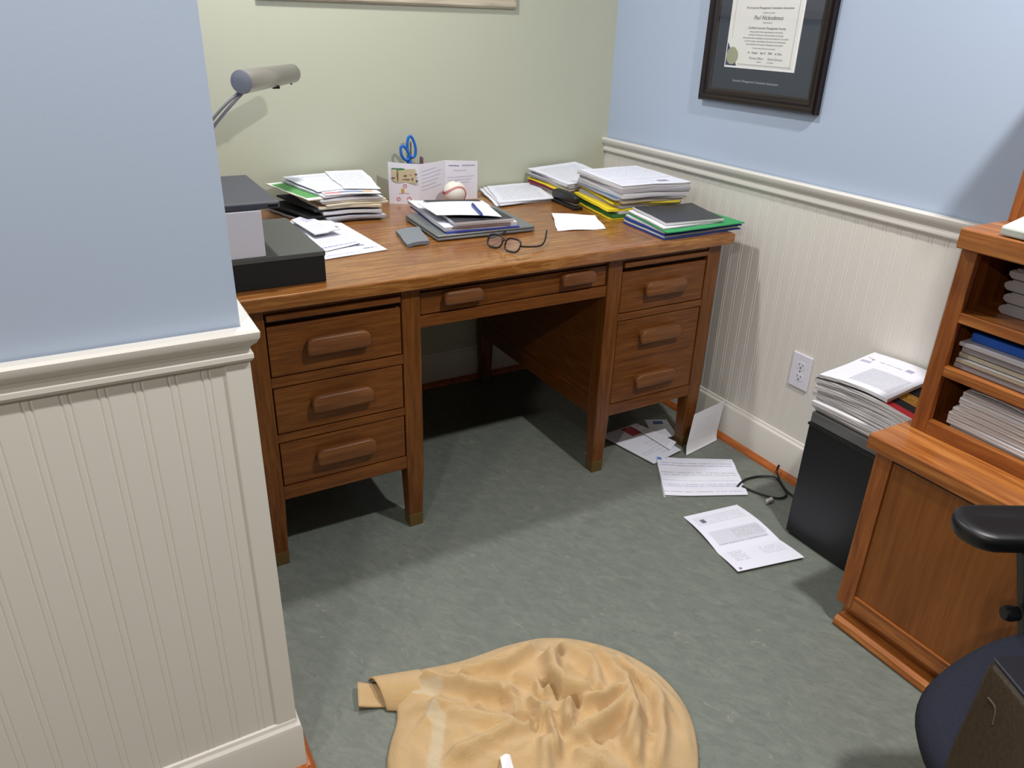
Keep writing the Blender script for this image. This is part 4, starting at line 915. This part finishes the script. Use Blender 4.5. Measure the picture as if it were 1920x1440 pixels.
# ------------------------------------------------------------------ office chair with a leather bag on it
ch = empty('office_chair', (-.76, -2.42, 0), 'black office chair with navy seat at the right edge', 'chair')
def cushion(name, cx, cy, rx, ry, z0, z1, m, parent, ex=2.6, seg=64, rot=0):
    bm = bmesh.new(); prof = [(.0, z0), (.88, z0), (.97, z0 + (z1 - z0) * .25), (1.0, z0 + (z1 - z0) * .55), (.975, z0 + (z1 - z0) * .82), (.90, z1 - .003), (.70, z1), (.35, z1 - .004), (0, z1 - .006)]
    rings = []
    for k, z in prof:
        if k == 0: rings.append([bm.verts.new((cx, cy, z))]); continue
        rr = []
        for i in range(seg):
            t = 2 * math.pi * i / seg; c, s = math.cos(t), math.sin(t)
            if ex == 0:   # stadium outline
                rr.append(bm.verts.new((cx + (rx - ry) * max(-1, min(1, 8 * c)) + (k - 1) * ry * c + ry * c, cy + k * ry * s, z))); continue
            rr.append(bm.verts.new((cx + k * rx * math.copysign(abs(c) ** (2 / ex), c), cy + k * ry * math.copysign(abs(s) ** (2 / ex), s), z)))
        rings.append(rr)
    for a, b in zip(rings, rings[1:]):
        for i in range(seg):
            if len(a) == 1: bm.faces.new((a[0], b[i], b[(i + 1) % seg]))
            elif len(b) == 1: bm.faces.new((a[i], a[(i + 1) % seg], b[0]))
            else: bm.faces.new((a[i], a[(i + 1) % seg], b[(i + 1) % seg], b[i]))
    if rot: bmesh.ops.rotate(bm, verts=bm.verts, cent=(cx, cy, 0), matrix=Matrix.Rotation(rot, 3, 'Z'))
    return link(name, bm, m, parent, smooth=180)
a = N('navy_upholstery', .92, .15); f = a.noise(a.coord(), 500, 2); a.col(a.mix(f, srgb(24, 26, 34), srgb(44, 46, 58))); a.bump(f, .35, .002); M_navy = a.m
cushion('seat', -.02, .02, .265, .262, .385, .455, M_navy, ch)
cushion('seat_pan', -.01, .02, .235, .235, .365, .386, M_black, ch)
cushion('armrest', .168, .290, .172, .052, .602, .634, M_black, ch, 0, rot=-.50)
bm = bmesh.new(); pq = [(.070, .284), (.131, .250), (.143, .274), (.082, .308)]
tv = [bm.verts.new((x, y, .604)) for x, y in pq]; bv = [bm.verts.new((x + .075, y - .041, .345)) for x, y in pq]
bm.faces.new(tv); bm.faces.new(bv[::-1])
for i in range(4): bm.faces.new((tv[i], tv[(i + 1) % 4], bv[(i + 1) % 4], bv[i]))
prism(bm, [(.08, .10), (.16, .10), (.20, .24), (.15, .265)], .345, .364, 'xy'); link('arm_post', bm, M_black, ch, bevel=.006)
bm = bmesh.new(); tube(bm, [(.106, .276, .474), (.092, .284, .474), (.085, .288, .474)], [.012, .014, .011], 16); link('adjuster_knob', bm, M_black, ch, smooth=50)
cushion('armrest', .118, -.300, .158, .041, .602, .632, M_black, ch, 2.4)
bm = bmesh.new(); prism(bm, [(.120, .604), (.190, .604), (.262, .33), (.192, .33)], -.312, -.286, 'xz'); box(bm, .192, .255, -.305, -.08, .345, .364); link('arm_post', bm, M_black, ch, bevel=.006)
bm = bmesh.new(); prism(bm, [(-.20, .55), (.20, .55), (.22, .75), (.18, .98), (-.18, .98), (-.22, .75)], .225, .262, 'yz'); link('backrest', bm, M_navy, ch, bevel=.015)
bm = bmesh.new(); tube(bm, [(.12, 0, .37), (.25, 0, .38), (.272, 0, .45), (.272, 0, .70)], .014, 10); link('back_bar', bm, M_black, ch, smooth=50)
bm = bmesh.new(); lathe(bm, [(.026, .09), (.026, .25), (.016, .25), (.016, .366)], seg=20); link('gas_column', bm, M_black, ch, smooth=40)
for i in range(5):
    t = 2 * math.pi * i / 5 + .63; d = Vector((math.cos(t), math.sin(t), 0)); bm = bmesh.new(); tube(bm, [d * .02 + Vector((0, 0, .095)), d * .15 + Vector((0, 0, .085)), d * .235 + Vector((0, 0, .068))], [.026, .021, .015], 10); sp2 = link('base_spoke', bm, M_black, ch, smooth=50)
    bm = bmesh.new(); lathe(bm, [(.022, -.018), (.027, -.014), (.027, .014), (.022, .018)], d * .24 + Vector((0, 0, .0272)), 20, Vector((-d.y, d.x, 0))); link('caster', bm, M_black, sp2, smooth=40)

bagd = Vector((-.436, -.900, 0)); bagn = Vector((-.90, .436, 0))
bag = empty('leather_bag', (-.952, -2.233, .4565), 'dark brown leather bag on the office chair seat', 'bag')
a = N('dark_brown_leather', .5, .35); f = a.noise(a.coord(), 180, 3); a.col(a.mix(f, srgb(40, 30, 18), srgb(56, 43, 28))); a.bump(f, .25, .003); M_lea = a.m
def bp(s, d, z): return bagd * (s + .075 * max(0, 1 - z / .1455)) - bagn * d + Vector((0, 0, z))   # s along the front, d into the bag, z up
bm = bmesh.new(); pr = [(-.075, 0), (-.060, .04), (-.020, .110), (-.004, .140), (.004, .1455), (.10, .1455), (.115, .13), (.12, 0)]
ends = []
for s, k in ((0, .93), (.012, 1), (.29, 1), (.30, .93)): ends.append([bm.verts.new(bp(s, d * (1 if k == 1 else .96) + (0 if k == 1 else .002), z * k)) for d, z in pr])
for a_, b_ in zip(ends, ends[1:]):
    for i in range(len(pr)): bm.faces.new((a_[i], a_[(i + 1) % len(pr)], b_[(i + 1) % len(pr)], b_[i]))
bm.faces.new(ends[0]); bm.faces.new(ends[-1][::-1]); link('bag_body', bm, M_lea, bag, smooth=50, bevel=.004)
bm = bmesh.new(); pr = [(-.002, .1465), (.0, .1495), (.112, .1495), (.112, .1465)]
ea = [bm.verts.new(bp(.010, d, z)) for d, z in pr]; eb = [bm.verts.new(bp(.292, d, z)) for d, z in pr]
for i in range(4): bm.faces.new((ea[i], ea[(i + 1) % 4], eb[(i + 1) % 4], eb[i]))
bm.faces.new(ea); bm.faces.new(eb[::-1]); tag(link('top_flap', bm, flat('glossy_black_leather', (26, 26, 34), .28, .5), bag, bevel=.001), 'glossy black top flap')
for s, z in ((.03, .115), (.045, .03)):
    bm = bmesh.new(); tube(bm, smoothpath([bp(s, -.021 - (.115 - z) * .55, z), bp(s + .012, -.019 - (.115 - z) * .55, z - .004), bp(s + .018, -.027 - (.115 - z) * .55, z - .018)], 5), .0022, 8); link('stud', bm, M_lea, bag, smooth=60)
bm = bmesh.new(); P = [bp(.135, -.052, .062), bp(.215, -.052, .062), bp(.215, -.078, .018), bp(.135, -.078, .018)]; nn_ = bagn * .0012 + Vector((0, 0, .0008))
va = [bm.verts.new(p + nn_ * 4) for p in P]; vb = [bm.verts.new(p + nn_ * 2) for p in P]
bm.faces.new(va); bm.faces.new(vb[::-1])
for i in range(4): bm.faces.new((va[i], va[(i + 1) % 4], vb[(i + 1) % 4], vb[i]))
tag(link('label_patch', bm, flat('pale_label', (206, 200, 192), .6), bag), 'pale grey label patch')

# ------------------------------------------------------------------ towel heap on the floor
OUT = [(-1.490, -1.372), (-1.440, -1.373), (-1.334, -1.396), (-1.212, -1.404), (-1.121, -1.424), (-1.045, -1.472), (-.983, -1.547), (-.950, -1.626), (-.947, -1.705), (-.973, -1.787), (-1.035, -1.870),
       (-1.12, -1.935), (-1.23, -1.975), (-1.36, -1.96), (-1.47, -1.89), (-1.55, -1.79), (-1.590, -1.68), (-1.576, -1.58), (-1.552, -1.530), (-1.518, -1.482), (-1.505, -1.448), (-1.495, -1.410)]
TC = Vector((-1.27, -1.66))
def seg_d(p, a, b):
    ab = b - a; t = max(0, min(1, (p - a).dot(ab) / ab.dot(ab))); q = a + ab * t; return (p - q), t, ab
RID = [  # polyline, height, width
    ([(-1.173, -1.534), (-1.195, -1.58), (-1.195, -1.62), (-1.170, -1.652)], .026, .024), ([(-1.066, -1.557), (-1.062, -1.659), (-1.099, -1.743), (-1.156, -1.791)], .020, .018),
    ([(-1.016, -1.576), (-1.001, -1.704), (-1.066, -1.795), (-1.116, -1.844)], .016, .016), ([(-.981, -1.643), (-.973, -1.751), (-1.027, -1.838)], .012, .013),
    ([(-1.359, -1.476), (-1.271, -1.503), (-1.202, -1.485)], .018, .018), ([(-1.43, -1.438), (-1.365, -1.536), (-1.300, -1.575)], .018, .018), ([(-1.527, -1.456), (-1.409, -1.549)], .012, .016),
    ([(-1.423, -1.559), (-1.331, -1.653), (-1.251, -1.650)], .012, .020), ([(-1.46, -1.648), (-1.359, -1.661), (-1.302, -1.669)], .014, .018), ([(-1.232, -1.619), (-1.212, -1.662), (-1.239, -1.702)], .024, .016),
    ([(-1.185, -1.672), (-1.145, -1.682), (-1.091, -1.676)], .018, .014), ([(-1.232, -1.728), (-1.154, -1.725), (-1.088, -1.701)], .018, .016), ([(-1.11, -1.771), (-1.159, -1.821)], .014, .014),
    ([(-1.528, -1.515), (-1.574, -1.598)], .012, .020), ([(-1.12, -1.50), (-1.10, -1.60), (-1.13, -1.65)], .014, .018), ([(-1.30, -1.72), (-1.36, -1.80), (-1.44, -1.83)], .016, .02), ([(-1.25, -1.77), (-1.20, -1.87)], .014, .018),
    ([(-1.275, -1.62), (-1.265, -1.68), (-1.29, -1.74)], .016, .012), ([(-1.04, -1.52), (-1.035, -1.60), (-1.055, -1.66)], .012, .012),
       ([(-1.33, -1.545), (-1.30, -1.60), (-1.32, -1.64)], .010, .010), ([(-1.37, -1.57), (-1.35, -1.63)], .008, .009), ([(-1.26, -1.54), (-1.235, -1.575), (-1.25, -1.61)], .012, .012), ([(-1.40, -1.44), (-1.30, -1.455), (-1.22, -1.445)], .010, .014), ([(-1.10, -1.46), (-1.05, -1.53)], .010, .012), ([(-1.13, -1.75), (-1.09, -1.80)], .010, .010), ([(-1.01, -1.70), (-1.01, -1.78)], .008, .008)]
VAL = [([(-1.135, -1.492), (-1.145, -1.518)], -.026, .012), ([(-1.222, -1.590), (-1.220, -1.640), (-1.196, -1.668)], -.034, .010), ([(-1.288, -1.645), (-1.300, -1.675)], -.022, .008), ([(-1.31, -1.56), (-1.33, -1.60)], -.010, .007),
       ([(-1.034, -1.60), (-1.030, -1.70), (-1.085, -1.775)], -.010, .009), ([(-1.15, -1.70), (-1.10, -1.69)], -.012, .009), ([(-1.20, -1.755), (-1.12, -1.74)], -.012, .010), ([(-1.345, -1.62), (-1.315, -1.66)], -.010, .007)]
STR = [([Vector(p) for p in pl], h, w_) for pl, h, w_ in RID + VAL]
BANDS = [([Vector(p) for p in pl], w_) for pl, w_ in (([(-1.468, -1.375), (-1.459, -1.445), (-1.425, -1.478)], .011), ([(-1.46, -1.527), (-1.454, -1.554), (-1.508, -1.644), (-1.53, -1.72)], .012))]
from mathutils import noise as mn
def tow_h(p, r):
    h = .014 + .050 * max(0, 1 - r ** 2.4) ** .8
    pos = 0
    for pl, amp, w_ in STR:
        best = 9
        for a_, b_ in zip(pl, pl[1:]):
            d, t, ab = seg_d(p, a_, b_); best = min(best, d.length)
        if best < 4 * w_:
            c_ = 1.9 * amp * math.exp(-(best / (w_ * .8)) ** 2) * min(1, max(0, 1.0 - r) * 3.2 + .06)
            if c_ > 0: pos = max(pos, c_) + .25 * min(pos, c_)
            else: h += c_
    h += pos
    rg = (1 - abs(mn.noise(Vector((p.x * 9 + 2 * mn.noise(Vector((p.x * 6, p.y * 6, 9))), p.y * 9, 2.2))))) ** 5 + .6 * (1 - abs(mn.noise(Vector((p.x * 21, p.y * 17 + 1.5 * mn.noise(Vector((p.x * 8, p.y * 8, 3))), 7.7))))) ** 6
    h += .012 * rg * min(1, max(0, 1.0 - r) * 4)
    h += (.010 * mn.noise(Vector((p.x * 13, p.y * 13, 1.7))) + .006 * mn.noise(Vector((p.x * 34, p.y * 34, 4.1)))) * min(1, (1.02 - r) * 4)
    return max(.004, h)
bm = bmesh.new(); NA, NR = 220, 56
ol2 = [Vector(p) for p in OUT]; per = []
for i in range(len(ol2)):
    p0, p1, p2, p3 = ol2[i - 1], ol2[i], ol2[(i + 1) % len(ol2)], ol2[(i + 2) % len(ol2)]
    for k in range(10):
        t = k / 10; per.append(.5 * ((2 * p1) + (p2 - p0) * t + (2 * p0 - 5 * p1 + 4 * p2 - p3) * t * t + (3 * p1 - p0 - 3 * p2 + p3) * t ** 3))
bl = bm.verts.layers.float.new('band'); rings = []
def band_at(p):
    v = 0
    for pl, w_ in BANDS:
        for a_, b_ in zip(pl, pl[1:]): v = max(v, 1 - max(0, (seg_d(p, a_, b_)[0].length - w_) / .003))
    return max(0, v)
cen = bm.verts.new((TC.x, TC.y, tow_h(TC, 0)))
for j in range(1, NR + 1):
    r = (j / NR) ** .85; rr = []
    for q in per:
        p = TC + (q - TC) * r; v = bm.verts.new((p.x, p.y, tow_h(p, r))); v[bl] = band_at(p); rr.append(v)
    rings.append(rr)
m_ = len(per)
for i in range(m_): bm.faces.new((cen, rings[0][i], rings[0][(i + 1) % m_]))
for a_, b_ in zip(rings, rings[1:]):
    for i in range(m_): bm.faces.new((a_[i], b_[i], b_[(i + 1) % m_], a_[(i + 1) % m_]))
bmesh.ops.smooth_vert(bm, verts=[v for rr in rings[:-2] for v in rr], factor=.5, use_axis_x=False, use_axis_y=False, use_axis_z=True)
# rolled hem down to the floor
low = [bm.verts.new((v.co.x + (TC.x - v.co.x) * -.008, v.co.y + (TC.y - v.co.y) * -.008, v.co.z * .45)) for v in rings[-1]]
bot = [bm.verts.new((v.co.x, v.co.y, .001)) for v in rings[-1]]
for i in range(m_):
    k = (i + 1) % m_; bm.faces.new((rings[-1][i], low[i], low[k], rings[-1][k])); bm.faces.new((low[i], bot[i], bot[k], low[k]))
bm.faces.new(bot[::-1])
# the corner curled over at the left
def patch(P, nu, nv, t):
    A = [[bm.verts.new(P(i / nu, j / nv)) for i in range(nu + 1)] for j in range(nv + 1)]; B = [[bm.verts.new(P(i / nu, j / nv) - Vector((0, 0, t))) for i in range(nu + 1)] for j in range(nv + 1)]
    for j in range(nv):
        for i in range(nu): bm.faces.new((A[j][i], A[j][i + 1], A[j + 1][i + 1], A[j + 1][i])); bm.faces.new((B[j][i], B[j + 1][i], B[j + 1][i + 1], B[j][i + 1]))
        for i in (0, nu): bm.faces.new((A[j][i], A[j + 1][i], B[j + 1][i], B[j][i]))
    for i in range(nu):
        for j in (0, nv): bm.faces.new((A[j][i], A[j][i + 1], B[j][i + 1], B[j][i]))
# an arched fold opening to the left, and the flap lying below it
def arch(u, v):   # u from the heap to the free rim, v from the far to the near side
    far = Vector((-1.430, -1.372)).lerp(Vector((-1.532, -1.343)), u); near = Vector((-1.430, -1.500)).lerp(Vector((-1.526, -1.440)), u)
    q = far.lerp(near, v); return Vector((q.x, q.y, .008 + (.036 + .008 * (1 - u)) * math.sin(math.pi * min(1, v * 1.02)) ** .7))
patch(arch, 16, 20, .006)
def flap(u, v):
    far = Vector((-1.490, -1.375)).lerp(Vector((-1.560, -1.352)), u); near = Vector((-1.490, -1.440)).lerp(Vector((-1.579, -1.412)), u)
    q = far.lerp(near, v); return Vector((q.x, q.y, .008 + .016 * u * u + .004 * math.sin(5 * v)))
patch(flap, 10, 10, .005)
a = N('apricot_terry_cloth', .97, .1); at_ = a.n('ShaderNodeAttribute', attribute_name='band')
f = a.noise(a.coord(), 620, 3, .7); f2 = a.noise(a.coord(), 40, 4, .6); fs = a.noise(a.coord(), 16, 3)
c = a.mix(f, srgb(234, 184, 118), srgb(255, 224, 166)); c = a.mix(a.math('MULTIPLY', f2, .3), c, srgb(242, 194, 130))
c = a.mix(a.math('MULTIPLY', at_.outputs['Fac'], .85), c, srgb(250, 228, 188)); a.col(c); a.bump(a.math('ADD', f, a.math('MULTIPLY', f2, .5)), .9, .006)
a.b.inputs['Sheen Weight'].default_value = .35; a.b.inputs['Sheen Roughness'].default_value = .5
tag(link('towel', bm, a.m, smooth=180), 'crumpled apricot terry towel heaped on the floor in front', 'towel')
sheet('tissue', [(-1.398, -1.708), (-1.378, -1.712), (-1.386, -1.745), (-1.410, -1.740)], max(tow_h(Vector(q_), (Vector(q_) - TC).length / .31) for q_ in ((-1.398, -1.708), (-1.378, -1.712), (-1.386, -1.745), (-1.410, -1.740), (-1.392, -1.726))) + .001, .0015, (M_paper, M_paper), 'small white scrap lying on the apricot towel', 'paper', n=(4, 4), fun=lambda u, v: .006 * math.sin(3 * u + 2 * v))
